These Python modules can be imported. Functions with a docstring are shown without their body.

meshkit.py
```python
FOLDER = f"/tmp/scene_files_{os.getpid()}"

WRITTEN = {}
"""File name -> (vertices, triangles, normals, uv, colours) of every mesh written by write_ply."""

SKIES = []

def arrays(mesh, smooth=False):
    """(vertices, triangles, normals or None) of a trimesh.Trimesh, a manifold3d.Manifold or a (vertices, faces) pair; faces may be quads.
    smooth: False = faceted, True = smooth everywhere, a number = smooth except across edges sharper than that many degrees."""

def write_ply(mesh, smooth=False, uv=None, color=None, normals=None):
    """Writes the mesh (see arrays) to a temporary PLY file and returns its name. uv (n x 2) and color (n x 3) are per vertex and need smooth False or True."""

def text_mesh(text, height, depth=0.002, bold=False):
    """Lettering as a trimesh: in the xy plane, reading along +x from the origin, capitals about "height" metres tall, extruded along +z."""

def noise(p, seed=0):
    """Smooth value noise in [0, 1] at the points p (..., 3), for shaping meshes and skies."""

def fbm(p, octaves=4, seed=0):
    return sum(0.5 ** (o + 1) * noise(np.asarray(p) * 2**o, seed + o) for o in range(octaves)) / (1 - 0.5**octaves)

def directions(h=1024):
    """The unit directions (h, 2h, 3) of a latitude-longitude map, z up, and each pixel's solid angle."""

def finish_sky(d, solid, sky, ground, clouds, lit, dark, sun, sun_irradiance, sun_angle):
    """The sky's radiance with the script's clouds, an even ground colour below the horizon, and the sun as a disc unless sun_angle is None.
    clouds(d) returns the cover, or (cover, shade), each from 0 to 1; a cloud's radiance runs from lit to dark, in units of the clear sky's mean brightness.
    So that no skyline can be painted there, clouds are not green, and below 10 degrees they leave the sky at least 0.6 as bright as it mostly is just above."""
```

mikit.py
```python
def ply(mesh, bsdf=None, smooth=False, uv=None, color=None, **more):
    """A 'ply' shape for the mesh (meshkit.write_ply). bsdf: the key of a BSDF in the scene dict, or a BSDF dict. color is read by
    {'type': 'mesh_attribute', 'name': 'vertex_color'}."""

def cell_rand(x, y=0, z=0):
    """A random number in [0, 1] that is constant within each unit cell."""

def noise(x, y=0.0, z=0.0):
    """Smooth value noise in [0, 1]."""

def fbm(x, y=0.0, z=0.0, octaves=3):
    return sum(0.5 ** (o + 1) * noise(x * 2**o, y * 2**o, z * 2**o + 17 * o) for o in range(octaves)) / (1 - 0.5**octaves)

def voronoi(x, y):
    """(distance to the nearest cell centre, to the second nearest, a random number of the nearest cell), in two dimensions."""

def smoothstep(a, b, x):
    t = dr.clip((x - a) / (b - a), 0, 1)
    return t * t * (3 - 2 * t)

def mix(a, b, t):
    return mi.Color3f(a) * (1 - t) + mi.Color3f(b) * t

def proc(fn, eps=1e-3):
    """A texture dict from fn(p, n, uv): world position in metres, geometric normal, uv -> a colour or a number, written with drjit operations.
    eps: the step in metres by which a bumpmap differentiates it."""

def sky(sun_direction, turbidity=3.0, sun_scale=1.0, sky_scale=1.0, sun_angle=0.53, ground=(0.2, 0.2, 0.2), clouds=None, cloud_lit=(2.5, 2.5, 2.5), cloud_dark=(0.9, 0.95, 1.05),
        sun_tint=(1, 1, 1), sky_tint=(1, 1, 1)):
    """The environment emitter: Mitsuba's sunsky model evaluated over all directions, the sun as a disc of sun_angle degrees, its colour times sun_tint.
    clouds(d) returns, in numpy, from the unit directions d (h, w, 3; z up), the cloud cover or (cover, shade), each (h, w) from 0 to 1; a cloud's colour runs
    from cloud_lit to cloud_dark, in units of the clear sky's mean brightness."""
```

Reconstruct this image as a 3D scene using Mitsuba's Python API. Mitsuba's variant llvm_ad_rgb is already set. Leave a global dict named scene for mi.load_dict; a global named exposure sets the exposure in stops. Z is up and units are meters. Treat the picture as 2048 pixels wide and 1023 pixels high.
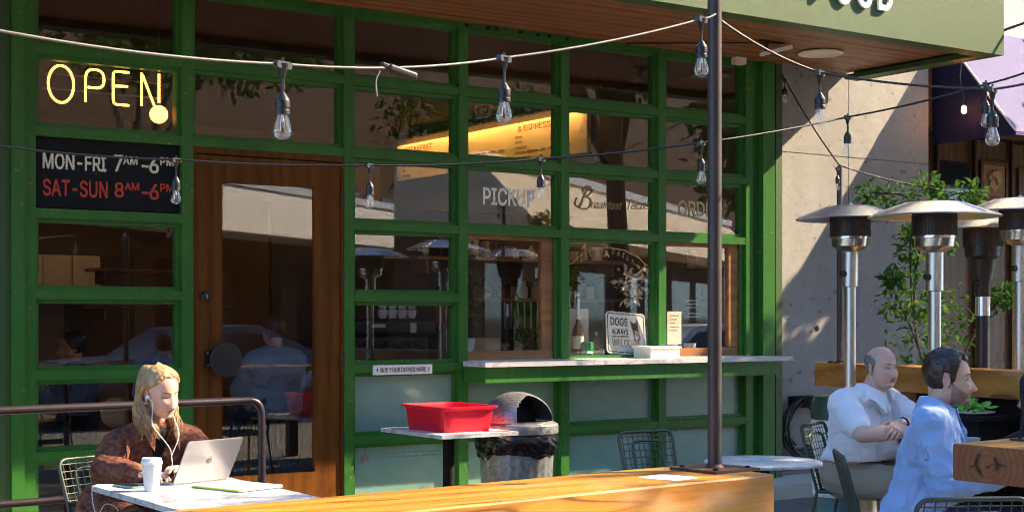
import math, random
import numpy as np, trimesh, drjit as dr, mitsuba as mi
import manifold3d as m3
import mikit, meshkit
from shapely.geometry import Polygon, LineString, Point
from shapely.ops import unary_union

# ---------------------------------------------------------------- camera, sky, exposure
T = mi.ScalarTransform4f
YAW = math.radians(34.28)
EYE = np.array([0.0, -9.146, 1.47])
FWD = np.array([math.sin(YAW), math.cos(YAW), 0.0])
scene, labels = {}, {}
scene['camera'] = {'type': 'perspective', 'fov': 38.19, 'fov_axis': 'x', 'near_clip': 0.05, 'far_clip': 400.0,
                   'principal_point_offset_y': -0.1227,
                   'to_world': T().look_at(origin=EYE.tolist(), target=(EYE + FWD).tolist(), up=[0, 0, 1])}
SUN = (2.6, -1.0, 1.98)
scene['sky'] = mikit.sky(SUN, turbidity=2.2, sun_tint=(1.0, 0.95, 0.86), sky_tint=(.93, 1.0, 1.09), sky_scale=.98)
exposure = 3.75

# ---------------------------------------------------------------- helpers
rng = np.random.default_rng(7)
A = lambda *v: np.array(v, float)


def key_of(name):
    if name not in scene and name not in labels and not any(k.startswith(name + '__') for k in scene):
        return name
    i = 1
    while True:
        k = f'{name}_{i:03d}'
        if k not in scene and k not in labels and not any(q.startswith(k + '__') for q in scene):
            return k
        i += 1


def thing(name, label, cat, group=None):
    k = key_of(name)
    labels[k] = {'label': label, 'category': cat}
    if group:
        labels[k]['group'] = group
    return k


_cnt = {}


def part(parent, name, mesh, mat, smooth=False, label=None, kind=None, **kw):
    base = f'{parent}__{name}' if parent else name
    if base in scene or base in _cnt:
        _cnt[base] = _cnt.get(base, 0) + 1
        k = f'{base}_{_cnt[base]:03d}'
    else:
        _cnt[base] = 0
        k = base
    scene[k] = mikit.ply(mesh, mat, smooth=smooth, **kw) if not isinstance(mesh, dict) else mesh
    if label or kind:
        labels[k] = {}
        if label:
            labels[k]['label'] = label
        if kind:
            labels[k]['kind'] = kind
    return k


def solo(name, mesh, mat, label, cat, group=None, smooth=False, **kw):
    k = thing(name, label, cat, group)
    scene[k] = mikit.ply(mesh, mat, smooth=smooth, **kw)
    return k


def struct(name, mesh, mat, smooth=False, **kw):
    scene[name] = mikit.ply(mesh, mat, smooth=smooth, **kw)
    labels[name] = {'kind': 'structure'}
    return name


def tm(man):
    m = man.to_mesh()
    return trimesh.Trimesh(np.array(m.vert_properties[:, :3], float), np.array(m.tri_verts), process=False)


def man(mesh):
    mesh = mesh.copy()
    mesh.merge_vertices()
    return m3.Manifold(m3.Mesh(np.asarray(mesh.vertices, np.float32), np.asarray(mesh.faces, np.uint32)))


def cat(*ms):
    ms = [m for q in ms for m in (q if isinstance(q, (list, tuple)) else [q])]
    return trimesh.util.concatenate(ms)


_cb = {}


def cbox(x0, x1, y0, y1, z0, z1, b=0.004):
    """chamfered box"""
    x0, x1 = min(x0, x1), max(x0, x1); y0, y1 = min(y0, y1), max(y0, y1); z0, z1 = min(z0, z1), max(z0, z1)
    b = min(b, (x1 - x0) * .3, (y1 - y0) * .3, (z1 - z0) * .3)
    if 'f' not in _cb:
        pts = []
        for sx in (-1, 1):
            for sy in (-1, 1):
                for sz in (-1, 1):
                    pts += [(sx * .8, sy, sz), (sx, sy * .8, sz), (sx, sy, sz * .8)]
        pts = A(*pts)
        h = tm(m3.Manifold.hull_points(pts))
        _cb['f'] = np.array(h.faces)
        _cb['v'] = np.array(h.vertices)
    v = _cb['v']
    c = A((x0 + x1) / 2, (y0 + y1) / 2, (z0 + z1) / 2)
    h = A((x1 - x0) / 2, (y1 - y0) / 2, (z1 - z0) / 2)
    s = np.sign(v)
    out = c + s * (h - np.where(np.abs(v) < .9, b, 0))
    return trimesh.Trimesh(out, _cb['f'], process=False)


def bx(x0, x1, y0, y1, z0, z1):
    m = trimesh.creation.box(extents=[x1 - x0, y1 - y0, z1 - z0])
    m.apply_translation([(x0 + x1) / 2, (y0 + y1) / 2, (z0 + z1) / 2])
    return m


def rot(mesh, axis, deg, about=(0, 0, 0)):
    m = mesh.copy()
    m.apply_transform(trimesh.transformations.rotation_matrix(math.radians(deg), axis, about))
    return m


def mv(mesh, *t):
    m = mesh.copy()
    m.apply_translation(t)
    return m


def frame_of(t):
    a = np.cross(t, [0, 0, 1.0])
    if np.linalg.norm(a) < 1e-3:
        a = np.cross(t, [1.0, 0, 0])
    return a / np.linalg.norm(a)


def tube(pts, r, sides=8, closed=False):
    p = np.asarray(pts, float)
    n = len(p)
    if closed:
        t = np.roll(p, -1, 0) - np.roll(p, 1, 0)
    else:
        t = np.gradient(p, axis=0)
    t /= np.linalg.norm(t, axis=1, keepdims=True) + 1e-12
    a = frame_of(t[0])
    F = []
    for i in range(n):
        a = a - t[i] * (a @ t[i])
        a /= np.linalg.norm(a) + 1e-12
        F.append((a.copy(), np.cross(t[i], a)))
    ang = np.arange(sides) * 2 * np.pi / sides
    rr = np.broadcast_to(r, (n,))
    v = np.vstack([p[i] + rr[i] * (np.cos(ang)[:, None] * F[i][0] + np.sin(ang)[:, None] * F[i][1]) for i in range(n)])
    f = []
    for i in range(n if closed else n - 1):
        j = (i + 1) % n
        for k in range(sides):
            l = (k + 1) % sides
            f += [(i * sides + k, i * sides + l, j * sides + l), (i * sides + k, j * sides + l, j * sides + k)]
    if not closed:
        v = np.vstack([v, p[:1], p[-1:]])
        c0, c1 = len(v) - 2, len(v) - 1
        for k in range(sides):
            l = (k + 1) % sides
            f += [(c0, l, k), (c1, (n - 1) * sides + k, (n - 1) * sides + l)]
    m = trimesh.Trimesh(v, np.array(f), process=False)
    if m.volume < 0:
        m.invert()
    return m


def lathe(prof, n=28, at=(0, 0, 0)):
    pr = np.asarray(prof, float)
    ang = np.arange(n) * 2 * np.pi / n
    v = np.vstack([np.stack([r * np.cos(ang), r * np.sin(ang), np.full(n, z)], 1) for r, z in pr])
    f = []
    for i in range(len(pr) - 1):
        for k in range(n):
            l = (k + 1) % n
            f += [(i * n + k, i * n + l, (i + 1) * n + l), (i * n + k, (i + 1) * n + l, (i + 1) * n + k)]
    m = trimesh.Trimesh(v + np.asarray(at, float), np.array(f), process=True)
    m.update_faces(m.nondegenerate_faces())
    m.remove_unreferenced_vertices()
    return m


def bez(p, n=12):
    """smooth curve through the points (catmull-rom)"""
    p = [np.asarray(q, float) for q in p]
    q = [2 * p[0] - p[1]] + p + [2 * p[-1] - p[-2]]
    out = []
    for i in range(1, len(q) - 2):
        for t in np.linspace(0, 1, n, endpoint=False):
            a, b, c, d = q[i - 1], q[i], q[i + 1], q[i + 2]
            out.append(.5 * ((2 * b) + (-a + c) * t + (2 * a - 5 * b + 4 * c - d) * t * t + (-a + 3 * b - 3 * c + d) * t ** 3))
    out.append(p[-1])
    return np.array(out)


def rounded(pts, r, n=6):
    """polyline with rounded corners"""
    p = [np.asarray(q, float) for q in pts]
    out = [p[0]]
    for i in range(1, len(p) - 1):
        a, b = p[i - 1] - p[i], p[i + 1] - p[i]
        la, lb = np.linalg.norm(a), np.linalg.norm(b)
        rr = min(r, la * .49, lb * .49)
        s, e = p[i] + a / la * rr, p[i] + b / lb * rr
        for t in np.linspace(0, 1, n):
            out.append((1 - t) ** 2 * s + 2 * t * (1 - t) * p[i] + t * t * e)
    out.append(p[-1])
    return np.array(out)


def rrect(w, h, r):
    return Polygon([(-w / 2, -h / 2), (w / 2, -h / 2), (w / 2, h / 2), (-w / 2, h / 2)]).buffer(-r).buffer(r, quad_segs=6)


def extr(poly, d):
    ms = [trimesh.creation.extrude_polygon(g, d, engine='earcut') for g in getattr(poly, 'geoms', [poly])]
    return cat(ms)


def face_wall(mesh, x, y, z):
    """xy-plane mesh (reading along +x) stood up to face -y at (x, y, z)"""
    m = mesh.copy()
    v = m.vertices
    m.vertices = np.stack([v[:, 0] + x, y - v[:, 2], v[:, 1] + z], 1)
    return m


def text(s, h, width=None, depth=.002, bold=True, shear=0.0):
    m = meshkit.text_mesh(s, h, depth, bold=bold)
    v = np.array(m.vertices)
    v[:, 0] -= v[:, 0].min()
    if width:
        v[:, 0] *= width / v[:, 0].max()
    v[:, 0] += shear * v[:, 1]
    m.vertices = v
    return m


def roundbox(x0, x1, y0, y1, z0, z1, r, n=12):
    pts = [m3.Manifold.sphere(r, n).translate((x, y, z)) for x in (x0 + r, x1 - r) for y in (y0 + r, y1 - r) for z in (z0 + r, z1 - r)]
    return tm(m3.Manifold.batch_hull(pts))


# ---------------------------------------------------------------- materials
N, FB, MIX, SS = mikit.noise, mikit.fbm, mikit.mix, mikit.smoothstep


def bsdf(name, base, rough=.5, two=True, bump=None, bscale=1.0, **kw):
    b = {'type': 'principled', 'base_color': base if isinstance(base, dict) else {'type': 'rgb', 'value': list(base)},
         'roughness': rough, **kw}
    if bump is not None:
        b = {'type': 'bumpmap', 'tex': mikit.proc(bump, .002), 'scale': bscale, 'b': b}
    if two:
        b = {'type': 'twosided', 'b': b}
    scene[name] = b
    return name


def wood(name, axis, dark, light, sc=1.0, rough=.55, knots=0.0, **kw):
    o = {'x': (0, 1, 2), 'y': (1, 0, 2), 'z': (2, 0, 1)}[axis]

    def fn(p, n, uv):
        q = [p.x, p.y, p.z]
        a, b, c = (q[i] for i in o)
        w = N(a * .9 * sc, b * 5 * sc, c * 5 * sc)
        ring = .5 + .5 * dr.sin((b + c * .8) * 55 * sc + w * 11 + N(a * .5, b * 2, c * 2) * 6)
        fine = FB(a * 5, b * 90, c * 90, 2)
        t = dr.clip(.42 * ring + .55 * fine + .35 * (w - .4), 0, 1)
        col = MIX(dark, light, t)
        if knots:
            k = N(a * 2.2 + 3, b * 9, c * 9)
            col = MIX(col, mi.Color3f(dark) * .35, SS(.80, .9, k) * knots)
            ck = SS(.06, .0, dr.abs(N(a * .8, b * 26, c * 26) - .5)) * SS(.52, .75, N(a * 1.7 + 9, b * 4, c * 4))
            col = MIX(col, mi.Color3f(dark) * .18, ck * .75)
            col = col * (.80 + .40 * FB(a * 1.6, b * 6, c * 6, 3))
            col = MIX(col, (.55, .42, .27), .35 * SS(.58, .8, FB(a * 4, b * 10, c * 10, 3)))
        return col
    return bsdf(name, mikit.proc(fn), rough, **kw)


def green_fn(p, n, uv):
    t = FB(p.x * 3, p.y * 3, p.z * 1.2, 3)
    s = N(p.x * 40, p.y * 40, p.z * 4)
    c = MIX((.023, .112, .017), (.038, .162, .029), t) * (.90 + .20 * s)
    dust = SS(.9, .15, p.z + .5 * FB(p.x * 6, p.y * 6, p.z * 3, 2)) * .28
    chip = SS(.83, .87, N(p.x * 55, p.y * 55, p.z * 30)) * SS(.5, .75, N(p.x * 3, 5, p.z * 3))
    c = MIX(c, (.13, .125, .10), dust * FB(p.x * 30, p.y * 30, p.z * 10, 2))
    return MIX(c, (.20, .17, .12), chip * .5)


def fascia_fn(p, n, uv):
    t = FB(p.x * 1.2, p.y * 2, p.z * 1.2, 3)
    return MIX((.030, .074, .022), (.040, .092, .029), t)


def concrete_fn(p, n, uv):
    t = FB(p.x * 1.3, p.y, p.z * .8, 4)
    s = FB(p.x * 6, p.y * 6, p.z * .7, 3)
    d = FB(p.x * 30, p.y * 30, p.z * 30, 2)
    pits = SS(.80, .86, N(p.x * 17, p.y * 17, p.z * 17))
    c = MIX((.205, .207, .21), (.345, .348, .352), dr.clip(.55 * t + .45 * s, 0, 1)) * (.9 + .2 * d)
    low_dark = SS(.9, .1, p.z + .5 * FB(p.x * 2, 0, 0, 2)) * .3  # darker towards the bottom
    return c * (1 - .35 * pits) * (1 - low_dark)


def marble_fn(p, n, uv):
    v = dr.abs(FB(p.x * 5 + FB(p.x * 9, p.y * 9, 0, 2) * 1.6, p.y * 5, p.z * 5, 3) - .5)
    vein = SS(.05, .0, v)
    return MIX((.50, .525, .56), (.29, .31, .345), dr.clip(vein * .8 + .35 * FB(p.x * 3, p.y * 3, 0, 2), 0, 1))


def galv_fn(p, n, uv):
    f1, f2, r = mikit.voronoi(p.x * 60 + p.z * 31, p.z * 60 + p.y * 47)
    return MIX((.22, .235, .25), (.40, .42, .44), r * .8 + .2 * N(p.x * 12, p.y * 12, p.z * 12))


bsdf('green_paint', mikit.proc(green_fn), .36, specular=.28, bump=lambda p, n, uv: .0006 * FB(p.x * 25, p.y * 25, p.z * 25, 2))
bsdf('fascia_paint', mikit.proc(fascia_fn), .5)
bsdf('concrete', mikit.proc(concrete_fn), .85, bump=lambda p, n, uv: .003 * FB(p.x * 14, p.y * 14, p.z * 14, 3))
bsdf('marble', mikit.proc(marble_fn), .22, specular=.5)
bsdf('galvanised', mikit.proc(galv_fn), .42, metallic=.75)
wood('door_wood', 'z', (.066, .022, .004), (.165, .058, .009), rough=.5, specular=.12)
wood('sash_wood', 'x', (.16, .06, .018), (.33, .14, .045), rough=.45)
wood('soffit_wood', 'x', (.135, .048, .018), (.30, .120, .046), sc=.8, rough=.5)
wood('timber', 'x', (.30, .11, .012), (.58, .255, .038), sc=.75, rough=.38, knots=.8, clearcoat=.2)
wood('timber_y', 'y', (.24, .085, .014), (.50, .22, .045), sc=.75, rough=.45, knots=.8)
wood('carved_wood', 'z', (.07, .035, .018), (.17, .09, .045), rough=.5)
wood('dark_wood', 'x', (.05, .024, .012), (.12, .06, .03), rough=.5)


def endgrain_fn(p, n, uv):
    d = dr.sqrt(dr.square(p.y + 5.40) + dr.square(p.z - .90) * 1.2)
    ring = .5 + .5 * dr.sin(d * 240 + FB(p.y * 12, p.z * 12, 0, 2) * 5)
    crack = SS(.018, .0, dr.abs(d - .042 - .012 * N(p.y * 40, p.z * 40, 1))) * SS(.30, .55, N(p.y * 22, p.z * 22, 4))
    crack = dr.maximum(crack, SS(.010, 0, dr.abs(p.z - .898 + .03 * (N(p.y * 25, 0, 3) - .5))) * SS(.12, .05, dr.abs(p.y + 5.40)) * SS(.4, .6, N(p.y * 30, 2, 8)))
    c = MIX((.16, .052, .018), (.33, .115, .04), .35 * ring + .65 * FB(p.y * 18, p.z * 18, 1, 3))
    return c * (1 - .9 * crack)


bsdf('timber_end', mikit.proc(endgrain_fn), .6)
bsdf('pipe_metal', (.055, .045, .05), .33, metallic=.6)
bsdf('post_metal', mikit.proc(lambda p, n, uv: MIX((.030, .024, .024), (.065, .048, .044), FB(p.x * 20, p.y * 20, p.z * 6, 3))), .45, metallic=.25)
bsdf('rust_metal', (.075, .028, .018), .55, metallic=.2)
bsdf('steel', (.62, .60, .56), .19, metallic=1.0)
bsdf('steel_satin', (.55, .545, .53), .34, metallic=1.0)
bsdf('reflector', mikit.proc(lambda p, n, uv: MIX((.62, .63, .66), (.80, .81, .84), FB(p.x * 14, p.y * 14, p.z * 14, 3))), .24, metallic=.85)
bsdf('heater_mesh', (.050, .040, .034), .45, metallic=.5)
bsdf('black_plastic', (.012, .012, .013), .38)
bsdf('black_matte', (.010, .0095, .0095), .8, specular=.2)
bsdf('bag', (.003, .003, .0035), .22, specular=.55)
bsdf('chair_metal', (.055, .075, .062), .4, metallic=.35)
bsdf('red_plastic', (.60, .008, .030), .34, specular=.5)
bsdf('white_paint', (.78, .77, .74), .45)
bsdf('cream', (.72, .66, .52), .6)
bsdf('paper', (.64, .63, .62), .8)
bsdf('cup_paper', (.66, .66, .65), .5)
bsdf('ink', (.010, .010, .010), .6)
bsdf('red_ink', (.50, .045, .03), .6)
bsdf('sign_black', (.007, .008, .010), .6, specular=.2)
bsdf('frost', mikit.proc(lambda p, n, uv: MIX((.115, .235, .205), (.165, .30, .26), FB(p.x * 2.5, p.y, p.z * 3, 4)) * (.90 + .20 * FB(p.x * 9, 1, p.z * 14, 3))), .35, clearcoat=1.0, clearcoat_gloss=.98, specular=.6)
bsdf('frost_ink', (.10, .19, .19), .5)
bsdf('faded_red', (.22, .13, .115), .6)
bsdf('gold_ink', (.50, .36, .16), .5)
bsdf('tan_ink', (.34, .24, .11), .6)
bsdf('aluminium', (.36, .355, .385), .33, metallic=.55)
bsdf('dark_aluminium', (.14, .14, .15), .3, metallic=.7)
bsdf('screen_black', (.01, .01, .012), .08)
bsdf('lime', (.42, .62, .08), .55)
bsdf('lilac', (.50, .46, .74), .6)
bsdf('cable_black', (.015, .015, .016), .42)
bsdf('cable_light', (.15, .145, .14), .25)
bsdf('navy_awning', mikit.proc(lambda p, n, uv: MIX((.058, .058, .19), (.082, .082, .245), FB(p.x * 3, p.y * 3, p.z * 3, 3))), .8)
bsdf('navy_shaded_side', (.012, .012, .042), .95, specular=.1)  # awning navy darkened: the side panel's shade is put into the colour
bsdf('awning_trim', (.55, .55, .62), .7)
bsdf('stucco', mikit.proc(lambda p, n, uv: MIX((.50, .48, .44), (.62, .60, .56), FB(p.x, p.y, p.z, 3))), .9)
bsdf('warm_stucco', mikit.proc(lambda p, n, uv: MIX((.66, .56, .40), (.78, .68, .51), FB(p.x, p.y, p.z, 3))), .9)
bsdf('brick', mikit.proc(lambda p, n, uv: MIX((.085, .048, .03), (.15, .088, .058), FB(p.x * 2, p.y * 2, p.z * 9, 3))), .9)
bsdf('dark_glass', (.02, .024, .028), .06, specular=.7)
bsdf('car_blue', (.05, .09, .16), .2, clearcoat=1.0)
bsdf('car_white', (.62, .63, .64), .2, clearcoat=1.0)
bsdf('tyre', (.012, .012, .012), .8)
bsdf('asphalt', mikit.proc(lambda p, n, uv: MIX((.04, .04, .042), (.065, .064, .063), FB(p.x * 6, p.y * 6, 0, 3))), .9)
bsdf('paving', mikit.proc(lambda p, n, uv: MIX((.09, .088, .086), (.15, .146, .142), FB(p.x * 4, p.y * 4, p.z, 4)) * (1 - .5 * SS(.02, .005, dr.minimum(dr.abs(p.x / .9 - dr.floor(p.x / .9) - .5), dr.abs(p.y / .9 - dr.floor(p.y / .9) - .5))))), .85)
bsdf('kerb_stone', mikit.proc(lambda p, n, uv: MIX((.34, .32, .29), (.46, .44, .40), FB(p.x * 5, p.y * 5, p.z * 5, 3))), .85)
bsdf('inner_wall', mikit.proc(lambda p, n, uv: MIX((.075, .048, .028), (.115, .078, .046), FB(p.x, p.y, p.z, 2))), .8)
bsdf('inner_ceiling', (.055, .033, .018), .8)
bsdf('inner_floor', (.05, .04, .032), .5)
bsdf('menu_board', (.72, .56, .30), .6)
bsdf('crate_wood', (.36, .21, .10), .6)
bsdf('ceramic', (.70, .68, .64), .25)
bsdf('amber', (.22, .09, .03), .2)
bsdf('bottle_green', (.015, .17, .05), .2)
bsdf('kraft', (.52, .38, .22), .7)
bsdf('plant_dark', (.03, .07, .025), .5)
bsdf('bark', (.075, .055, .04), .9)
bsdf('lettuce', (.20, .42, .06), .5)


def leafmat(name, c0, c1, tr=.35):
    scene[name] = {'type': 'principledthin', 'base_color': mikit.proc(lambda p, n, uv: MIX(c0, c1, N(p.x * 7, p.y * 7, p.z * 7))),
                   'roughness': .35, 'diff_trans': tr, 'spec_trans': 0.0, 'eta': 1.45}


leafmat('vine_leaf', (.028, .075, .020), (.10, .20, .042), .6)
leafmat('tree_leaf', (.028, .06, .016), (.075, .13, .03), .5)
scene['glass'] = {'type': 'thindielectric', 'int_ior': 1.72}
scene['bulb_glass'] = {'type': 'thindielectric', 'int_ior': 1.8}
scene['bottle_glass'] = {'type': 'thindielectric', 'int_ior': 1.5}


def emit(rgb):
    return {'type': 'area', 'radiance': {'type': 'rgb', 'value': list(rgb)}}


# cloth and skin


def fold_fn(k, amp):
    def fn(p, n, uv):
        w = FB(p.x * 4, p.y * 4, p.z * 4, 2)
        a = 1 - dr.abs(2 * FB(p.x * k + 2.2 * w, p.y * k - 1.8 * w, p.z * k * .7 + 1.5 * w, 2) - 1)
        return amp * a * a * SS(.25, .7, w) + .0004 * N(p.x * 300, p.y * 300, p.z * 300)
    return fn


bsdf('corduroy', mikit.proc(lambda p, n, uv: MIX((.070, .021, .012), (.21, .075, .042), SS(.35, .7, FB(p.x * 55, p.y * 55, p.z * 55, 2)) * .7 + .3 * SS(.45, .6, N(p.x * 24, p.y * 24, p.z * 24)))), .85, sheen=.4, bump=fold_fn(9, .014))
bsdf('white_cotton', mikit.proc(lambda p, n, uv: MIX((.70, .72, .80), (.80, .81, .86), FB(p.x * 9, p.y * 9, p.z * 9, 2))), .85, sheen=.3, bump=fold_fn(9, .016))
bsdf('khaki', (.33, .28, .215), .85, sheen=.2)
bsdf('blue_cotton', mikit.proc(lambda p, n, uv: MIX((.25, .38, .66), (.31, .45, .72), FB(p.x * 9, p.y * 9, p.z * 9, 2))), .8, sheen=.3, bump=fold_fn(10, .018))
bsdf('navy_cloth', (.012, .013, .022), .85)
bsdf('jeans', (.03, .04, .08), .9)
bsdf('leather', (.06, .022, .018), .5)
bsdf('grey_blue_cotton', (.20, .24, .34), .85)
bsdf('skin', {'type': 'mesh_attribute', 'name': 'vertex_color'}, .48, specular=.35)
bsdf('eye_white', (.62, .58, .55), .2)
bsdf('eye_dark', (.02, .014, .010), .15)
bsdf('lash', (.045, .026, .016), .8)
bsdf('hair_blond', mikit.proc(lambda p, n, uv: MIX((.20, .115, .045), (.62, .44, .23), FB(p.x * 60, p.y * 60, p.z * 7, 3))), .42, specular=.4)
bsdf('hair_grey', mikit.proc(lambda p, n, uv: MIX((.09, .075, .065), (.30, .27, .25), FB(p.x * 90, p.y * 90, p.z * 60, 2))), .6)
bsdf('hair_brown', mikit.proc(lambda p, n, uv: MIX((.014, .009, .006), (.055, .033, .022), FB(p.x * 70, p.y * 70, p.z * 40, 3))), .42)
bsdf('hair_black', (.008, .006, .006), .38)
bsdf('hair_auburn', (.11, .04, .02), .5)
bsdf('watch_metal', (.75, .74, .72), .25, metallic=.9)
bsdf('hose_rubber', (.02, .022, .02), .5)
bsdf('bin_green', (.02, .055, .035), .45)
bsdf('teal_plastic', (.10, .22, .22), .5)

# ---------------------------------------------------------------- ground and street
struct('patio_ground', bx(-40, 60, -9.9, 1.6, -.3, 0), 'paving')
struct('street', bx(-60, 80, -11.8, -9.9, -.42, -.12), 'asphalt')
struct('far_pavement', bx(-60, 80, -60, -11.8, -.3, 0), 'paving')
struct('ground', bx(-200, 200, -200, 200, -.9, -.5), 'asphalt')
struct('cafe_walkway', cat(cbox(-4, 9.06, -.46, .5, .002, .12, .012), cbox(9.06, 11.2, -.46, .099, .002, .12, .012)), 'kerb_stone')

# ---------------------------------------------------------------- cafe storefront
CF = thing('cafe_storefront', 'green framed cafe storefront with gridded windows, wooden door and deep canopy', 'storefront')
MX = [2.66, 3.68, 4.863, 5.805, 6.73, 7.70, 8.65]
RZ = [3.63, 3.13, 2.625, 2.12, 1.62, 1.12, .62, .15]
hw, hr = .038, .030
for i, x in enumerate(MX):
    if i == 2 or i == 1:
        part(CF, 'mullion', cbox(x - hw, x + hw, 0, .12, .121, 3.655), 'green_paint')
    else:
        part(CF, 'mullion', cbox(x - hw, x + hw, 0, .12, .121, 3.655), 'green_paint')
part(CF, 'pilaster', cbox(2.545, 2.62, -.035, .12, .121, 3.657), 'green_paint')
part(CF, 'pilaster', cbox(8.765, 8.90, -.045, .12, .121, 3.657), 'green_paint')
part(CF, 'pilaster', cbox(8.69, 8.763, .02, .12, .121, 3.657), 'green_paint')
part(CF, 'corner_strip', cbox(8.945, 9.02, -.01, .12, .121, 3.657), 'fascia_paint')
part(CF, 'corner_strip', cbox(8.902, 8.943, .07, .12, .121, 3.657), 'black_matte')
part(CF, 'corner_strip', cbox(2.44, 2.543, .0, .12, .121, 3.657), 'fascia_paint')
part(CF, 'side_wall', bx(-8, 2.438, .02, .3, 0, 3.657), 'fascia_paint')
part(CF, 'upper_wall', bx(-8, 9.93, .002, .35, 3.662, 6.5), 'stucco')


def sash(x0, x1, z0, z1, pane='glass', mat='green_paint', w=.026, name='window', y=.035):
    m = cat(cbox(x0, x0 + w, y, .105, z0, z1, .004), cbox(x1 - w, x1, y, .105, z0, z1, .004),
            cbox(x0 + w, x1 - w, y + .001, .104, z0, z0 + w, .004), cbox(x0 + w, x1 - w, y + .001, .104, z1 - w, z1, .004))
    k = part(CF, name, m, mat)
    q = trimesh.Trimesh(A((x0 + w - .004, .07, z0 + w - .004), (x1 - w + .004, .07, z0 + w - .004), (x1 - w + .004, .07, z1 - w + .004), (x0 + w - .004, .07, z1 - w + .004)), [[0, 1, 2], [0, 2, 3]], process=False)
    if pane == 'frost':
        part(k, 'frosted_pane', bx(x0 + w - .004, x1 - w + .004, .068, .076, z0 + w - .004, z1 - w + .004), 'frost')
    elif pane:
        part(k, 'pane', q, pane)
    return k


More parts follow.
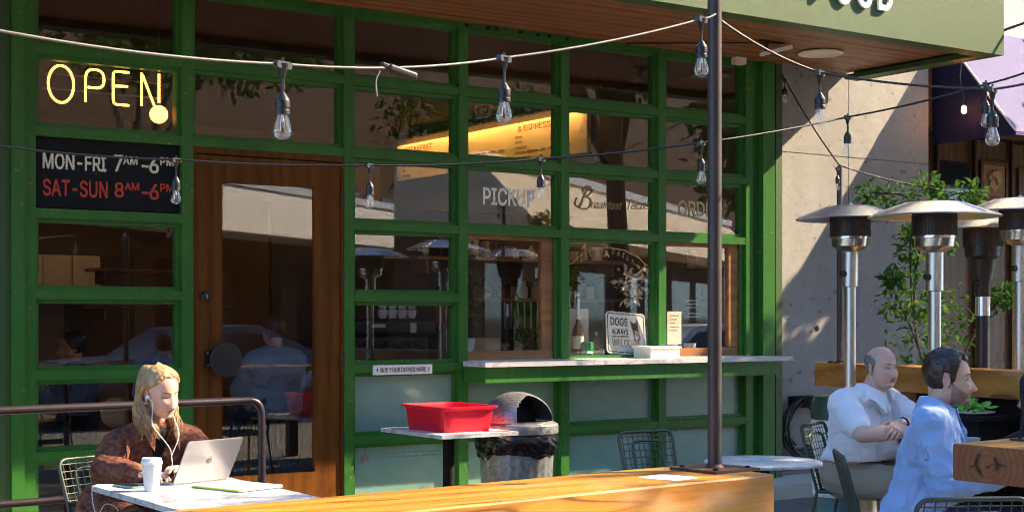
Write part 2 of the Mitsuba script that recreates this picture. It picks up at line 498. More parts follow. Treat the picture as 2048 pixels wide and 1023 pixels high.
WIN = {}
for c in range(6):
    xa, xb = MX[c] + hw, MX[c + 1] - hw
    for r in range(8):   # rails
        if c == 1 and r > 2:
            continue
        if c >= 3 and r == 4:
            continue
        part(CF, 'rail', cbox(xa, xb, .003, .117, RZ[r] - hr, min(RZ[r] + hr, 3.655)), 'green_paint')
    for r in range(7):
        za, zb = RZ[r + 1] + hr, RZ[r] - hr
        if c == 1 and r > 1:
            continue
        if c == 0 and r == 2:
            continue
        if c >= 3 and r in (3, 4):
            if r == 4:
                continue
            za = RZ[5] + hr + .013
            if c == 4:
                WIN[c, r] = sash(xa, xb, za, zb, w=.022)
            else:
                k = part(CF, 'serving_window', cat(cbox(xb - .15, xb - .045, .05, .10, za + .07, zb - .03), cbox(xa + .002, xb - .045, .048, .102, za, za + .068),
                                                    cbox(xa + .002, xb - .045, .052, .098, zb - .03, zb), cbox(xa + .002, xa + .03, .05, .10, za + .07, zb - .03)), 'sash_wood',
                         label='wood framed sliding serving window above the counter')
                part(k, 'jamb', cbox(xb - .043, xb, .03, .105, za, zb), 'green_paint')
                part(k, 'pane', trimesh.Trimesh(A((xa + .03, .075, za + .06), (xb - .14, .075, za + .06), (xb - .14, .075, zb - .028), (xa + .03, .075, zb - .028)), [[0, 1, 2], [0, 2, 3]], process=False), 'glass')
                WIN[c, r] = k
            continue
        WIN[c, r] = sash(xa, xb, za, zb, 'frost' if (c >= 2 and r >= 5) else 'glass')

# small screw heads along the top rail
for x in (5.83, 6.02, 6.10, 6.31, 6.47, 6.58, 6.75):
    part(CF, 'cable_clip', cbox(x - .012, x + .012, -.012, .002, 3.605, 3.628, .003), 'black_plastic')

# door
D = part(CF, 'door', cat(cbox(3.752, 3.93, .022, .066, .14, 2.548, .005), cbox(4.61, 4.806, .022, .066, .14, 2.548, .005),
                         cbox(3.93, 4.61, .0225, .0655, 2.37, 2.548, .005), cbox(3.93, 4.61, .0225, .0655, .14, .42, .005)), 'door_wood', label='brown wooden glazed door')
part(CF, 'door_frame', cat(cbox(3.719, 3.748, .008, .11, .121, 2.594), cbox(4.810, 4.824, .008, .11, .121, 2.594), cbox(3.748, 4.810, .008, .11, 2.556, 2.594)), 'door_wood')
part(D, 'pane', trimesh.Trimesh(A((3.925, .045, .415), (4.615, .045, .415), (4.615, .045, 2.375), (3.925, .045, 2.375)), [[0, 1, 2], [0, 2, 3]], process=False), 'glass')
dk = rot(lathe([(0, 0), (.112, 0), (.115, .004), (.113, .016), (.106, .02), (0, .021)], 40), [1, 0, 0], 90)
part(D, 'handle', cat(mv(dk, 3.925, -.035, 1.20), cbox(3.80, 3.86, -.012, .0215, 1.145, 1.262, .006), cbox(3.85, 3.93, -.05, -.03, 1.165, 1.24, .008)), 'black_plastic', label='round black door pull')
part(D, 'screw', mv(rot(lathe([(0, 0), (.007, 0), (.005, .003), (0, .004)], 12), [1, 0, 0], 90), 3.816, -.0125, 1.245), 'steel')
part(D, 'screw', mv(rot(lathe([(0, 0), (.007, 0), (.005, .003), (0, .004)], 12), [1, 0, 0], 90), 3.816, -.0125, 1.165), 'steel')
part(D, 'deadbolt', mv(rot(lathe([(0, 0), (.036, 0), (.036, .008), (.028, .018), (0, .019)], 28), [1, 0, 0], 90), 3.81, .0215, 1.615), 'black_plastic')
part(D, 'keyhole', cbox(3.808, 3.818, .000, .003, 1.605, 1.63, .001), 'steel')
for z in (2.29, 1.735, 1.165, .61):
    part(D, 'hinge', cbox(4.80, 4.818, -.004, .0215, z - .055, z + .055, .004), 'rust_metal')

# counter
CT = part(CF, 'counter', cat(cbox(5.80, 8.70, -.30, -.012, 1.01, 1.124, .004), bx(5.84, 8.66, -.012, 0, 1.02, 1.12)), 'green_paint', label='green counter box under the marble shelf')
part(CT, 'marble_top', cbox(5.77, 8.82, -.345, -.047, 1.125, 1.160, .004), 'marble')
part(CT, 'marble_sill', cbox(5.85, 8.60, -.0468, .3, 1.151, 1.1635, .003), 'marble')

# canopy
CN = part(CF, 'canopy', cat(bx(-8, 9.95, -1.56, -1.52, 3.58, 4.9), bx(9.91, 9.95, -1.52, .0, 3.58, 4.9), bx(-8, 9.91, -1.519, .001, 4.4, 4.5)), 'fascia_paint', label='sage green canopy box with white letters')
part(CN, 'lip', cat(cbox(-8, 9.905, -1.5195, -1.40, 3.581, 3.622, .004), cbox(9.79, 9.909, -1.398, -.002, 3.582, 3.622, .004)), 'fascia_paint')
for i in range(10):
    y0 = -1.41 + i * .1412
    part(CN, 'soffit_board', cbox(-8, 9.80, y0 + .0015, y0 + .1397, 3.640 + .001 * (i * 7 % 3), 3.66, .003), 'soffit_wood')
ring = lathe([(.165, 0), (.185, -.006), (.185, -.014), (.150, -.018), (.140, -.006), (.140, .0)], 40)
part(CN, 'soffit_light', cat(mv(ring, 8.87, -.60, 3.638), mv(lathe([(0, 0), (.139, 0), (.139, -.004), (0, -.004)], 32), 8.87, -.60, 3.634)), 'cream')
sp = part(CN, 'floodlight', rot(cat(cbox(8.13, 8.40, -.76, -.66, 3.555, 3.585, .006)), [0, 1, 0], -16, (8.25, -.7, 3.57)), 'white_paint', label='small white floodlight under the soffit')
part(sp, 'bracket', cat(cbox(8.15, 8.17, -.72, -.70, 3.54, 3.64), cbox(8.08, 8.33, -.74, -.68, 3.632, 3.6395)), 'black_plastic')
part(CN, 'junction_box', cbox(8.44, 8.55, -.07, -.002, 3.585, 3.65, .006), 'cream')
part(CN, 'conduit', tube(bez([(8.2, -.7, 3.625), (7.9, -.5, 3.63), (7.5, -.2, 3.63), (7.3, -.03, 3.635)], 8), .006, 6), 'cable_black')
# letters of the canopy sign, standing off the face
for s, x, w in (('F', 7.80, .135), ('O', 8.015, .165), ('O', 8.235, .165), ('D', 8.46, .155), ('D', 7.40, .155), ('O', 7.17, .165), ('O', 6.95, .165)):
    part(CN, 'letter', face_wall(text(s, .24, w, .020), x, -1.566, 3.775), 'white_paint')
part(CN, 'cable', tube(bez([(9.955, -1.54, 3.79), (10.0, -1.56, 3.80), (10.3, -1.75, 3.95), (11.2, -2.2, 4.5)], 8), .011, 8), 'cable_black')

# lettering on panes
L = face_wall(text('PICKUP', .122, .47), 6.02, .0685, 2.322)
part(WIN[3, 2], 'lettering', L, 'white_paint')
part(WIN[5, 2], 'lettering', face_wall(text('ORDER', .118, .47), 7.92, .0685, 2.315), 'kraft')
sw = [bez(p, 8) for p in (
    [(.10, .165), (.055, .10), (.03, .03), (.0, .012), (-.03, .04), (-.01, .085)],
    [(.045, .125), (.06, .165), (.105, .178), (.135, .155), (.115, .115), (.07, .098), (.115, .085), (.125, .045), (.095, .008), (.04, .0), (.01, .02), (.03, .045)])]
for q in sw:
    part(WIN[4, 2], 'script_stroke', face_wall(tube(np.c_[q, np.zeros(len(q))], .0055, 6), 6.90, .064, 2.325), 'tan_ink')
part(WIN[4, 2], 'script', face_wall(text('reakfast', .062, .30, bold=False, shear=.35), 7.025, .0685, 2.335), 'tan_ink')
part(WIN[4, 2], 'script', face_wall(text('Tacos', .075, .235, bold=False, shear=.35), 7.375, .0685, 2.345), 'tan_ink')
arc = [(6.80, 1.893), (6.84, 1.895), (6.88, 1.93), (6.936, 1.972), (7.058, 2.018), (7.182, 2.033), (7.358, 2.014), (7.511, 1.958), (7.573, 1.905), (7.60, 1.90)]
part(WIN[4, 3], 'arc_line', tube([(x, .066, z) for x, z in arc], .0035, 6), 'gold_ink')
for s, t in list(zip('FRESH', np.linspace(-.62, -.14, 5))) + list(zip('DAILY', np.linspace(.14, .62, 5))):
    m = text(s, .036, .024)
    m = rot(mv(m, -.012, 0, 0), [0, 0, 1], -math.degrees(t) * .8)
    part(WIN[4, 3], 'letter', face_wall(m, 7.19 + .42 * math.sin(t), .0685, 1.585 + .40 * math.cos(t)), 'tan_ink')
part(WIN[4, 3], 'emblem', face_wall(text('A', .05, .055), 7.155, .0685, 1.955), 'gold_ink')
lines = []
for j, (z, x0, x1) in enumerate(((.505, 5.17, 5.70), (.478, 5.13, 5.70))):
    x = x0
    while x < x1:
        w = .018 + .05 * rng.random()
        lines.append(bx(x, x + w, .0655, .0675, z, z + .011))
        x += w + .012
part(WIN[2, 6], 'print', cat(lines), 'frost_ink', kind='stuff')
bd = unary_union([Point(0, 0).buffer(.03), Polygon([(-.02, .0), (.05, .045), (.035, .0)]), Polygon([(-.01, -.01), (-.05, -.045), (-.035, .005)]), Polygon([(.0, -.02), (.01, -.055), (.025, -.015)])])
part(WIN[2, 6], 'emblem', face_wall(rot(extr(bd, .002), [0, 0, 1], 40).apply_scale([.8, .8, 1]), 5.02, .0675, .487), 'faded_red')

# signs hung on the storefront
HS = thing('hours_sign', 'black opening hours board with white and red lettering in the window grid', 'sign')
scene[HS] = mikit.ply(cbox(2.70, 3.640, .045, .085, 2.158, 2.593, .003), 'sign_black')
for s, h, w, x, z, m in (('MON-FRI', .092, .40, 2.752, 2.402, 'cream'), ('7', .100, .055, 3.205, 2.408, 'cream'), ('AM', .05, .095, 3.262, 2.455, 'cream'), ('-', .09, .045, 3.385, 2.41, 'cream'), ('6', .095, .065, 3.435, 2.41, 'cream'), ('PM', .05, .092, 3.508, 2.462, 'cream'),
                         ('SAT-SUN', .098, .41, 2.752, 2.235, 'red_ink'), ('8', .090, .062, 3.205, 2.244, 'red_ink'), ('AM', .048, .095, 3.272, 2.29, 'red_ink'), ('-', .09, .045, 3.385, 2.24, 'red_ink'), ('6', .095, .065, 3.435, 2.24, 'red_ink'), ('PM', .05, .092, 3.508, 2.292, 'red_ink')):
    part(HS, 'lettering', face_wall(text(s, h, w, .006), x, .0455, z), m)
BS = thing('dish_sign', 'small white strip sign with black capitals on the green rail', 'sign')
scene[BS] = mikit.ply(cbox(5.05, 5.53, -.012, .0025, 1.075, 1.143, .002), 'white_paint')
part(BS, 'lettering', face_wall(text('BUS YOUR DISHES HERE', .030, .37, .002), 5.105, -.0118, 1.094), 'ink')
for x in (5.072, 5.495):
    part(BS, 'arrow', face_wall(extr(unary_union([Polygon([(0, .018), (.014, .018), (.007, 0)]), Polygon([(.004, .018), (.010, .018), (.010, .032), (.004, .032)])]), .002), x, -.0118, 1.093), 'ink')

# neon sign
NS = thing('neon_sign', 'glowing yellow neon open sign behind the top left pane', 'neon sign')
th = np.linspace(0, 2 * np.pi, 40, endpoint=False)
strokes = [(np.c_[2.890 + .080 * np.cos(th), np.full(40, .12), 2.941 + .116 * np.sin(th)], True),
           (rounded([(3.046, .12, 2.842), (3.046, .12, 3.052), (3.165, .12, 3.052), (3.165, .12, 2.936), (3.060, .12, 2.936)], .058), False),
           (rounded([(3.329, .12, 3.054), (3.225, .12, 3.054), (3.225, .12, 2.842), (3.329, .12, 2.842)], .028), False),
           (A((3.238, .12, 2.960), (3.32, .12, 2.963)), False),
           (A((3.412, .12, 2.846), (3.412, .12, 3.060)), False), (rounded([(3.418, .12, 3.050), (3.500, .12, 2.850), (3.512, .12, 2.846)], .01), False), (A((3.53, .12, 2.875), (3.53, .12, 3.064)), False)]
for p, cl in strokes:
    k = part(NS, 'neon_tube', tube(p, .0088, 8, cl), 'cream', smooth=True)
    scene[k]['emitter'] = emit((.36, .155, .024))
part(NS, 'bracket', cat(cbox(2.78, 3.56, .140, .148, 2.905, 2.915, .002), cbox(2.78, 3.56, .140, .148, 3.0, 3.008, .002)), 'black_plastic')
GL = thing('globe_lamp', 'round glowing globe lamp hanging inside behind the neon sign', 'lamp')
k = part(GL, 'globe', mv(trimesh.creation.icosphere(4, .060), 3.605, .32, 2.829), 'cream', smooth=True)
scene[k]['emitter'] = emit((.95, .22, .035))
part(GL, 'cord', tube([(3.605, .32, 2.889), (3.605, .32, 3.70)], .004, 6), 'cable_black')
part(GL, 'cap', mv(lathe([(0, .0), (.02, 0), (.02, .02), (.012, .035), (0, .035)], 16), 3.605, .32, 2.886), 'black_plastic')

# concrete wall
CW = thing('concrete_wall', 'weathered grey concrete wall right of the cafe with a diagonal band of sun', 'wall')
for x0, x1 in ((9.052, 9.946), (9.954, 11.02)):
    for z0, z1 in ((0.121 if x1 < 11 else 0.0, 2.909), (2.917, 5.6)):
        part(CW, 'panel', cbox(x0, x1, .10, .34, max(z0, .121), z1, .006), 'concrete')
part(CW, 'backing', bx(9.06, 11.0, .112, .33, .12, 5.59), 'concrete')
for x, z in ((9.55, 1.385),):
    part(CW, 'tie_hole', mv(rot(lathe([(0, 0), (.022, 0), (.026, .004), (0, .006)], 16), [1, 0, 0], 90), x, .0995, z), 'black_matte')
HB = thing('hose_box', 'black outlet box on the concrete wall beside the coiled hose', 'outlet box')
scene[HB] = mikit.ply(cbox(9.20, 9.40, .03, .099, .70, .80, .008), 'black_matte')
HO = thing('garden_hose', 'dark coiled hose hanging on the concrete wall next to the step', 'hose')
hp = []
for k in range(6):
    r = .20 + .012 * k
    for t in np.linspace(0, 2 * np.pi, 36, endpoint=False):
        hp.append((9.33 + (r + .02 * math.sin(2.3 * k)) * math.sin(t) * 1.0 + .02 * (k % 3), .085 - .014 * k + .006 * math.sin(3 * t), .535 + (r * 1.02) * math.cos(t) + (.0 if math.cos(t) > 0 else -.012 * (k % 4))))
part(HO, 'coil', tube(hp, .0105, 7), 'hose_rubber', smooth=True)
part(HO, 'tail', tube(bez([(9.33, .04, .75), (9.2, .03, .66), (9.1, .03, .50), (9.08, .03, .47), (9.16, .03, .44), (9.24, .05, .38)], 8), .0105, 7), 'hose_rubber', smooth=True)
part(HO, 'hook', cat(cbox(9.29, 9.37, .02, .099, .745, .765, .004), cbox(9.29, 9.37, .0, .02, .745, .80, .004)), 'black_matte')

# ---------------------------------------------------------------- interior of the cafe
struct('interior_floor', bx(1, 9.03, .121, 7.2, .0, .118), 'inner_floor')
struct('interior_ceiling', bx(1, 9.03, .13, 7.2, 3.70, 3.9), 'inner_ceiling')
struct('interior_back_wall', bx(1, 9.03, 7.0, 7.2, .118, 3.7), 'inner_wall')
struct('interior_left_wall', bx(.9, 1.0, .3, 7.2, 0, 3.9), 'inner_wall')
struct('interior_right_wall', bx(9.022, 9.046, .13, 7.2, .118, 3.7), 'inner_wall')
MB = thing('menu_board', 'warm lit menu board high on the side wall inside', 'menu board')
scene[MB] = mikit.ply(cbox(8.97, 9.02, 2.68, 6.5, 3.14, 3.56, .004), 'menu_board')
part(MB, 'lamp_hood', cat(bx(8.80, 9.02, 2.68, 6.5, 3.64, 3.66), bx(8.80, 8.81, 2.68, 6.5, 3.60, 3.64)), 'black_matte')
k = part(MB, 'lamp', bx(8.85, 8.90, 2.75, 6.4, 3.632, 3.639), 'cream')
scene[k]['emitter'] = emit((2.7, 1.5, .45))
ml = []
for c, (y0, y1) in enumerate(((6.35, 5.3), (5.15, 4.1), (3.95, 2.85))):
    for j in range(5):
        z = 3.40 - .055 * j
        y = y0
        while y > y1 + .1:
            w = .06 + .16 * rng.random()
            ml.append(bx(8.966, 8.9705, max(y - w, y1), y, z, z + .018))
            y -= w + .05
            if rng.random() < .25:
                break
part(MB, 'print', cat(ml), 'tan_ink', kind='stuff')
for s, y0, w in (('BREAKFAST', 6.3, .62), ('& ESPRESSO', 3.9, .68)):
    m = text(s, .06, w, .003)
    v = m.vertices
    m.vertices = np.stack([8.9705 - v[:, 2], y0 - v[:, 0], 3.465 + v[:, 1]], 1)
    part(MB, 'lettering', m, 'red_ink')


def shelf(x0, x1, y, z, seed, label):
    s = solo('wall_shelf', cat(cbox(x0, x1, y, y + .28, z - .03, z), cbox(x0 + .1, x0 + .13, y + .02, y + .28, z - .15, z - .03), cbox(x1 - .13, x1 - .1, y + .02, y + .28, z - .15, z - .03)), 'crate_wood', label, 'shelf', 'shelves inside the cafe')
    return s


shelf(6.6, 8.9, 2.0, 2.02, 1, 'upper wooden shelf of jars inside the serving window')
shelf(6.9, 8.9, 2.0, 1.66, 2, 'lower wooden shelf of bottles inside the serving window')
shelf(4.6, 6.0, 4.6, 1.95, 5, 'upper back shelf seen through the door glass')
shelf(4.6, 6.0, 4.6, 1.60, 6, 'lower back shelf seen through the door glass')
struct('interior_partition', cat(bx(5.35, 9.0, 2.30, 2.36, .118, 2.45)), 'inner_wall')
jr = np.random.default_rng(3)
ORD = ['first', 'second', 'third', 'fourth', 'fifth', 'sixth', 'seventh', 'eighth', 'ninth', 'tenth', 'eleventh', 'twelfth', 'thirteenth', 'fourteenth']
for z, x0, x1, n in ((2.02, 6.7, 8.8, 13), (1.66, 7.0, 8.8, 14)):
    for i in range(n):
        x = x0 + (x1 - x0) * (i + .3 + .4 * jr.random()) / n
        h, r = .10 + .11 * jr.random(), .032 + .02 * jr.random()
        y = 2.13 + .05 * jr.random()
        up = 'upper' if z > 1.9 else 'lower'
        nth = ORD[i]
        if jr.random() < .5:
            b = thing('bottle', f'small bottle, {nth} vessel from the left on the {up} shelf inside', 'bottle', f'bottles on the {up} shelf')
            part(b, 'body', lathe([(0, 0), (r, .004), (r, h * .6), (r * .4, h * .8), (r * .4, h), (0, h)], 14, (x, y, z)), ['amber', 'dark_wood', 'ceramic', 'kraft'][i % 4], smooth=40)
        else:
            b = thing('jar', f'squat jar, {nth} vessel from the left on the {up} shelf inside', 'jar', f'jars on the {up} shelf')
            part(b, 'body', lathe([(0, 0), (r * 1.2, .004), (r * 1.2, h * .75), (0, h * .76)], 14, (x, y, z)), ['ceramic', 'kraft', 'amber'][i % 3], smooth=40)
            part(b, 'lid', lathe([(0, h * .765), (r * 1.1, h * .765), (r * 1.1, h * .88), (0, h * .89)], 14, (x, y, z)), 'black_plastic', smooth=40)
# back counter and machines behind the third column of panes
WB = thing('work_counter', 'wooden work counter along the inside of the serving windows', 'counter')
scene[WB] = mikit.ply(cat(cbox(5.2, 8.95, .95, 1.6, 1.0, 1.04), bx(5.25, 8.9, 1.0, 1.55, .119, 1.0)), 'dark_wood')
EM = thing('espresso_machine', 'black espresso machine on the work counter behind the middle pane', 'espresso machine')
part(EM, 'body', cat(roundbox(5.45, 6.15, 1.05, 1.5, 1.10, 1.34, .03), roundbox(5.40, 6.2, 1.02, 1.52, 1.34, 1.47, .03), cbox(5.5, 6.1, 1.08, 1.45, 1.041, 1.10)), 'black_plastic', smooth=30)
part(EM, 'panel', cbox(5.60, 5.72, 1.008, 1.022, 1.40, 1.43, .002), 'steel_satin')
part(EM, 'panel', cbox(5.95, 6.0, 1.008, 1.022, 1.36, 1.44, .002), 'cream')
for x in (5.58, 5.78, 5.98):
    part(EM, 'portafilter', cat(tube([(x, 1.0, 1.26), (x, .86, 1.24)], .014, 8), mv(lathe([(0, -.02), (.035, -.02), (.035, .02), (0, .02)], 16), x, 1.03, 1.27)), 'black_plastic')
part(EM, 'drip_tray', cbox(5.5, 6.1, .96, 1.05, 1.045, 1.09, .004), 'steel')
for i in range(8):
    c = thing('ceramic_cup', f'white cup, {ORD[i % 4]} from the left in the {("lower", "upper")[i // 4]} row on the espresso machine', 'cup', 'cups on the espresso machine')
    x, z = 5.80 + .09 * (i % 4), 1.472 + .075 * (i // 4)
    part(c, 'bowl', lathe([(0, 0), (.025, 0), (.038, .03), (.041, .07), (.037, .07), (.034, .03), (0, .008)], 18, (x, 1.2, z)), 'ceramic', smooth=40)
GR = thing('coffee_grinder', 'tall black coffee grinder beside the espresso machine', 'grinder')
part(GR, 'body', cat(roundbox(6.28, 6.46, 1.15, 1.4, 1.04, 1.40, .02)), 'black_plastic', smooth=30)
part(GR, 'hopper', lathe([(0, 1.40), (.05, 1.40), (.095, 1.55), (.095, 1.62), (0, 1.625)], 22, (6.37, 1.27, 0)), 'amber', smooth=40)
CB = thing('cardboard_box', 'brown cardboard box on the inside counter', 'box')
scene[CB] = mikit.ply(cbox(6.62, 6.90, 1.15, 1.45, 1.041, 1.31, .004), 'kraft')
BX2 = thing('price_card', 'small framed card on the upper shelf behind the serving window', 'card')
scene[BX2] = mikit.ply(cbox(6.98, 7.22, 1.98, 2.0, 2.02, 2.30, .003), 'cream')
part(BX2, 'print', cat(cbox(7.04, 7.16, 1.976, 1.98, 2.07, 2.24, .001)), 'kraft')
IP = thing('indoor_plant', 'leafy potted plant just inside the serving window', 'plant')
part(IP, 'pot', lathe([(0, 1.164), (.06, 1.164), (.085, 1.32), (.078, 1.32), (.07, 1.30), (0, 1.30)], 22, (6.08, .42, 0)), 'ceramic', smooth=40)


def leafcloud(centers, radii, n, size, seed, flat=.5):
    r = np.random.default_rng(seed)
    V, F = [], []
    centers = np.asarray(centers, float)
    for i in range(n):
        c = r.integers(len(centers))
        d = r.normal(size=3)
        d /= np.linalg.norm(d)
        p = centers[c] + d * np.asarray(radii[c]) * r.random() ** .45
        ax = d * .6 + r.normal(size=3) * .7 + A(0, 0, -.15)
        ax /= np.linalg.norm(ax)
        nn = np.cross(ax, r.normal(size=3))
        nn = nn / np.linalg.norm(nn) * flat + A(0, 0, 1) * (1 - flat)
        w = np.cross(nn, ax)
        w /= np.linalg.norm(w) + 1e-9
        up = np.cross(ax, w)
        s = size * (.6 + .7 * r.random())
        b = len(V)
        V += [p, p + ax * s * .35 + w * s * .24 + up * s * .05, p + ax * s * .75 + w * s * .17 + up * s * .04, p + ax * s - up * s * .06, p + ax * s * .75 - w * s * .17 + up * s * .04, p + ax * s * .35 - w * s * .24 + up * s * .05, p + ax * s * .5]
        F += [(b, b + 1, b + 6), (b + 1, b + 2, b + 6), (b + 2, b + 3, b + 6), (b + 3, b + 4, b + 6), (b + 4, b + 5, b + 6), (b + 5, b, b + 6)]
    return trimesh.Trimesh(np.array(V), np.array(F), process=False)


part(IP, 'foliage', leafcloud([(6.08, .42, 1.5), (6.15, .42, 1.72), (6.1, .45, 1.9), (6.03, .40, 1.62)], [(.09, .09, .12)] * 4, 150, .07, 4), 'vine_leaf', kind='stuff')
part(IP, 'stem', cat([tube(bez([(6.08, .42, 1.3), (6.08 + dx, .43, 1.55), (6.08 + 1.5 * dx, .42, 1.85)], 5), .004, 5) for dx in (-.03, .01, .05)]), 'bark')
for i, (x, z) in enumerate(((6.33, 1.164), (6.45, 1.164), (6.55, 1.164))):
    gz = thing('water_glass', f'clear tumbler, {ORD[i]} from the left just inside the serving window', 'glass', 'tumblers inside the serving window')
    part(gz, 'bowl', lathe([(0, .004), (.03, .004), (.036, .11)], 20, (x, .36 + .05 * (i % 2), z)), 'bottle_glass', smooth=True)
    part(gz, 'base', lathe([(0, 0), (.03, 0), (.03, .004), (0, .004)], 20, (x, .36 + .05 * (i % 2), z)), 'ceramic')
for i in range(6):
    kn = thing('kitchen_utensil', f'dark utensil, {ORD[i]} from the left hanging below the lower shelf inside', 'utensil', 'utensils hanging below the lower shelf')
    x = 7.55 + .075 * i
    part(kn, 'shaft', cat(tube([(x, 2.06, 1.62), (x, 2.06, 1.38)], .009, 8), tube([(x, 2.06, 1.62), (x, 2.06, 1.64)], .004, 6)), 'steel')
    part(kn, 'head', mv(roundbox(-.035, .035, -.012, .012, -.05, .05, .01), x, 2.06, 1.33), 'black_plastic', smooth=30)


def pump_bottle(x, y, z, lab, mat, band):
    b = thing('pump_bottle', lab, 'bottle')
    part(b, 'body', lathe([(0, 0), (.042, 0), (.044, .01), (.044, .20), (.034, .235), (.018, .27), (.016, .30), (0, .30)], 24, (x, y, z)), mat, smooth=40)
    part(b, 'label', lathe([(.0446, .07), (.0452, .07), (.0452, .17), (.0446, .17)], 24, (x, y, z)), band, smooth=40)
    part(b, 'pump', cat(lathe([(0, .30), (.019, .30), (.019, .325), (.010, .335), (.010, .40), (.015, .41), (.013, .455), (.006, .47), (.006, .495), (0, .495)], 16, (x, y, z)), tube([(x, y, z + .495), (x - .03, y - .01, z + .49), (x - .045, y - .015, z + .475)], .006, 8), lathe([(0, .49), (.016, .49), (.014, .51), (0, .51)], 14, (x, y, z))), 'ceramic', smooth=40)


pump_bottle(6.86, .2, 1.164, 'left syrup bottle with a white pump on the sill', 'amber', 'cream')
pump_bottle(7.00, .2, 1.164, 'second syrup bottle with a white pump on the sill, by the green can', 'amber', 'cream')
CAN = thing('green_can', 'bright green can in front of the syrup bottles', 'can')
part(CAN, 'body', lathe([(0, 0), (.045, 0), (.048, .008), (.048, .115), (.042, .125), (0, .125)], 24, (7.03, .115, 1.1635)), 'bottle_green', smooth=40)
part(CAN, 'label', cbox(6.99, 7.04, .064, .068, 1.20, 1.215, .001), 'cream')
SBW = thing('glass_bottle', 'small clear bottle on the sill left of the dog sign', 'bottle')
part(SBW, 'body', lathe([(0, .003), (.035, .003), (.037, .09), (.012, .14), (.012, .18)], 20, (7.22, .25, 1.164)), 'bottle_glass', smooth=True)
part(SBW, 'stopper', lathe([(0, .175), (.015, .175), (.015, .20), (0, .205)], 14, (7.22, .25, 1.164)), 'steel')
DS = thing('dog_sign', 'white tin sign about welcome dogs leaning inside the window', 'sign')
dsm = extr(rrect(.40, .34, .035), .006)
tilt = lambda m: face_wall(rot(rot(m, [0, 0, 1], -4), [1, 0, 0], -8), 7.455, .17, 1.352)
scene[DS] = mikit.ply(tilt(dsm), 'white_paint')
rim = rrect(.375, .315, .028).difference(rrect(.362, .302, .024))
part(DS, 'border', tilt(mv(extr(rim, .002), 0, 0, .0062)), 'ink')
for s, h, w, x, z, m in (('DOGS', .062, .175, -.155, .058, 'ink'), ('ALWAYS', .045, .165, -.145, -.012, 'ink'), ('WELCOME', .058, .285, -.145, -.108, 'tan_ink')):
    part(DS, 'lettering', tilt(mv(text(s, h, w, .002), x, z, .0062)), m)
part(DS, 'underline', tilt(mv(extr(Polygon([(-.145, -.038), (.025, -.030), (.025, -.022), (-.145, -.029)]), .002), 0, 0, .0062)), 'ink')
dog = unary_union([Point(.09, .055).buffer(.033), Polygon([(.055, .06), (.045, .105), (.078, .085)]), Polygon([(.10, .085), (.115, .125), (.125, .075)]), Polygon([(.07, .04), (.125, .04), (.15, -.03), (.13, -.08), (.085, -.07), (.075, -.01)])])
part(DS, 'emblem', tilt(mv(extr(dog, .002), 0, 0, .0062)), 'ink')
part(DS, 'emblem', tilt(mv(extr(unary_union([Polygon([(.085, .03), (.115, .02), (.125, -.03), (.105, -.055), (.09, -.02)])]), .0015), 0, 0, .0082)), 'white_paint')
part(DS, 'emblem', tilt(mv(extr(Polygon([(.085, .022), (.112, .012), (.118, -.01), (.112, -.028), (.095, -.02)]), .0015), 0, 0, .0098)), 'red_ink')
# white box on the counter
FX = thing('takeaway_box', 'pale box with lid standing on the marble counter in the sun', 'box')
part(FX, 'body', cbox(7.42, 7.72, -.19, .02, 1.1605, 1.235, .006), 'cream')
part(FX, 'lid', cat([cbox(7.41 + .08 * i, 7.4885 + .08 * i, -.20, .03, 1.236, 1.252 + .002 * (i % 2), .004) for i in range(4)]), 'white_paint')
TB = thing('tap_tower', 'grey tap tower on the counter inside', 'tower')
scene[TB] = mikit.ply(cbox(7.16, 7.5, .72, .9, 1.041, 1.555, .01), 'steel_satin')
for x in (7.20, 7.28, 7.36, 7.42):
    part(TB, 'tap_handle', lathe([(0, 1.56), (.02, 1.56), (.008, 1.59), (.008, 1.66), (.018, 1.68), (.016, 1.70), (0, 1.70)], 14, (x, .8, 0)), 'ceramic', smooth=40)
DP = thing('dried_bouquet', 'dried pale leaves in a bunch behind the mullion', 'bouquet')
part(DP, 'leaf_bunch', leafcloud([(7.62, .35, 1.78), (7.66, .35, 1.66), (7.80, .35, 1.80)], [(.10, .1, .12)] * 3, 130, .06, 9), 'cream', kind='stuff')
part(DP, 'vase', lathe([(0, 1.164), (.05, 1.164), (.06, 1.3), (.03, 1.42), (.025, 1.5), (0, 1.5)], 18, (7.66, .35, 0)), 'ceramic', smooth=40)
FRG = thing('black_fridge', 'tall black fridge with small white notice inside the right window', 'fridge')
part(FRG, 'body', cbox(8.18, 8.72, .45, .95, 1.05, 1.90, .01), 'black_plastic')
part(FRG, 'notice', cat([bx(8.34 + .02 * (i % 2), 8.48 - .015 * (i % 3), .446, .449, 1.62 - .03 * i - (.02 if i > 2 else 0), 1.632 - .03 * i - (.02 if i > 2 else 0)) for i in range(5)]), 'white_paint')
PC = thing('paper_notice', 'small cream paper notice standing inside the right window', 'notice')
scene[PC] = mikit.ply(cbox(7.885, 8.035, .16, .164, 1.26, 1.53, .001), 'cream')
part(PC, 'print', cat([bx(7.91, 8.01 - .02 * (i % 3), .158, .1595, 1.49 - .03 * i, 1.50 - .03 * i) for i in range(5)]), 'tan_ink')
part(PC, 'stand', cbox(7.93, 7.99, .15, .20, 1.164, 1.26, .004), 'steel')
WC = thing('white_cup', 'white paper cup on the sill of the right serving window', 'cup')
part(WC, 'bowl', lathe([(0, .003), (.036, 0), (.056, .10), (.058, .103), (.052, .10), (.034, .008), (0, .008)], 24, (8.16, .2, 1.164)), 'cup_paper', smooth=40)
OB = thing('paper_bag', 'orange paper bag on the top shelf inside the right window', 'bag')
scene[OB] = mikit.ply(cbox(8.50, 8.66, .5, .62, 1.905, 2.06, .02), 'kraft')
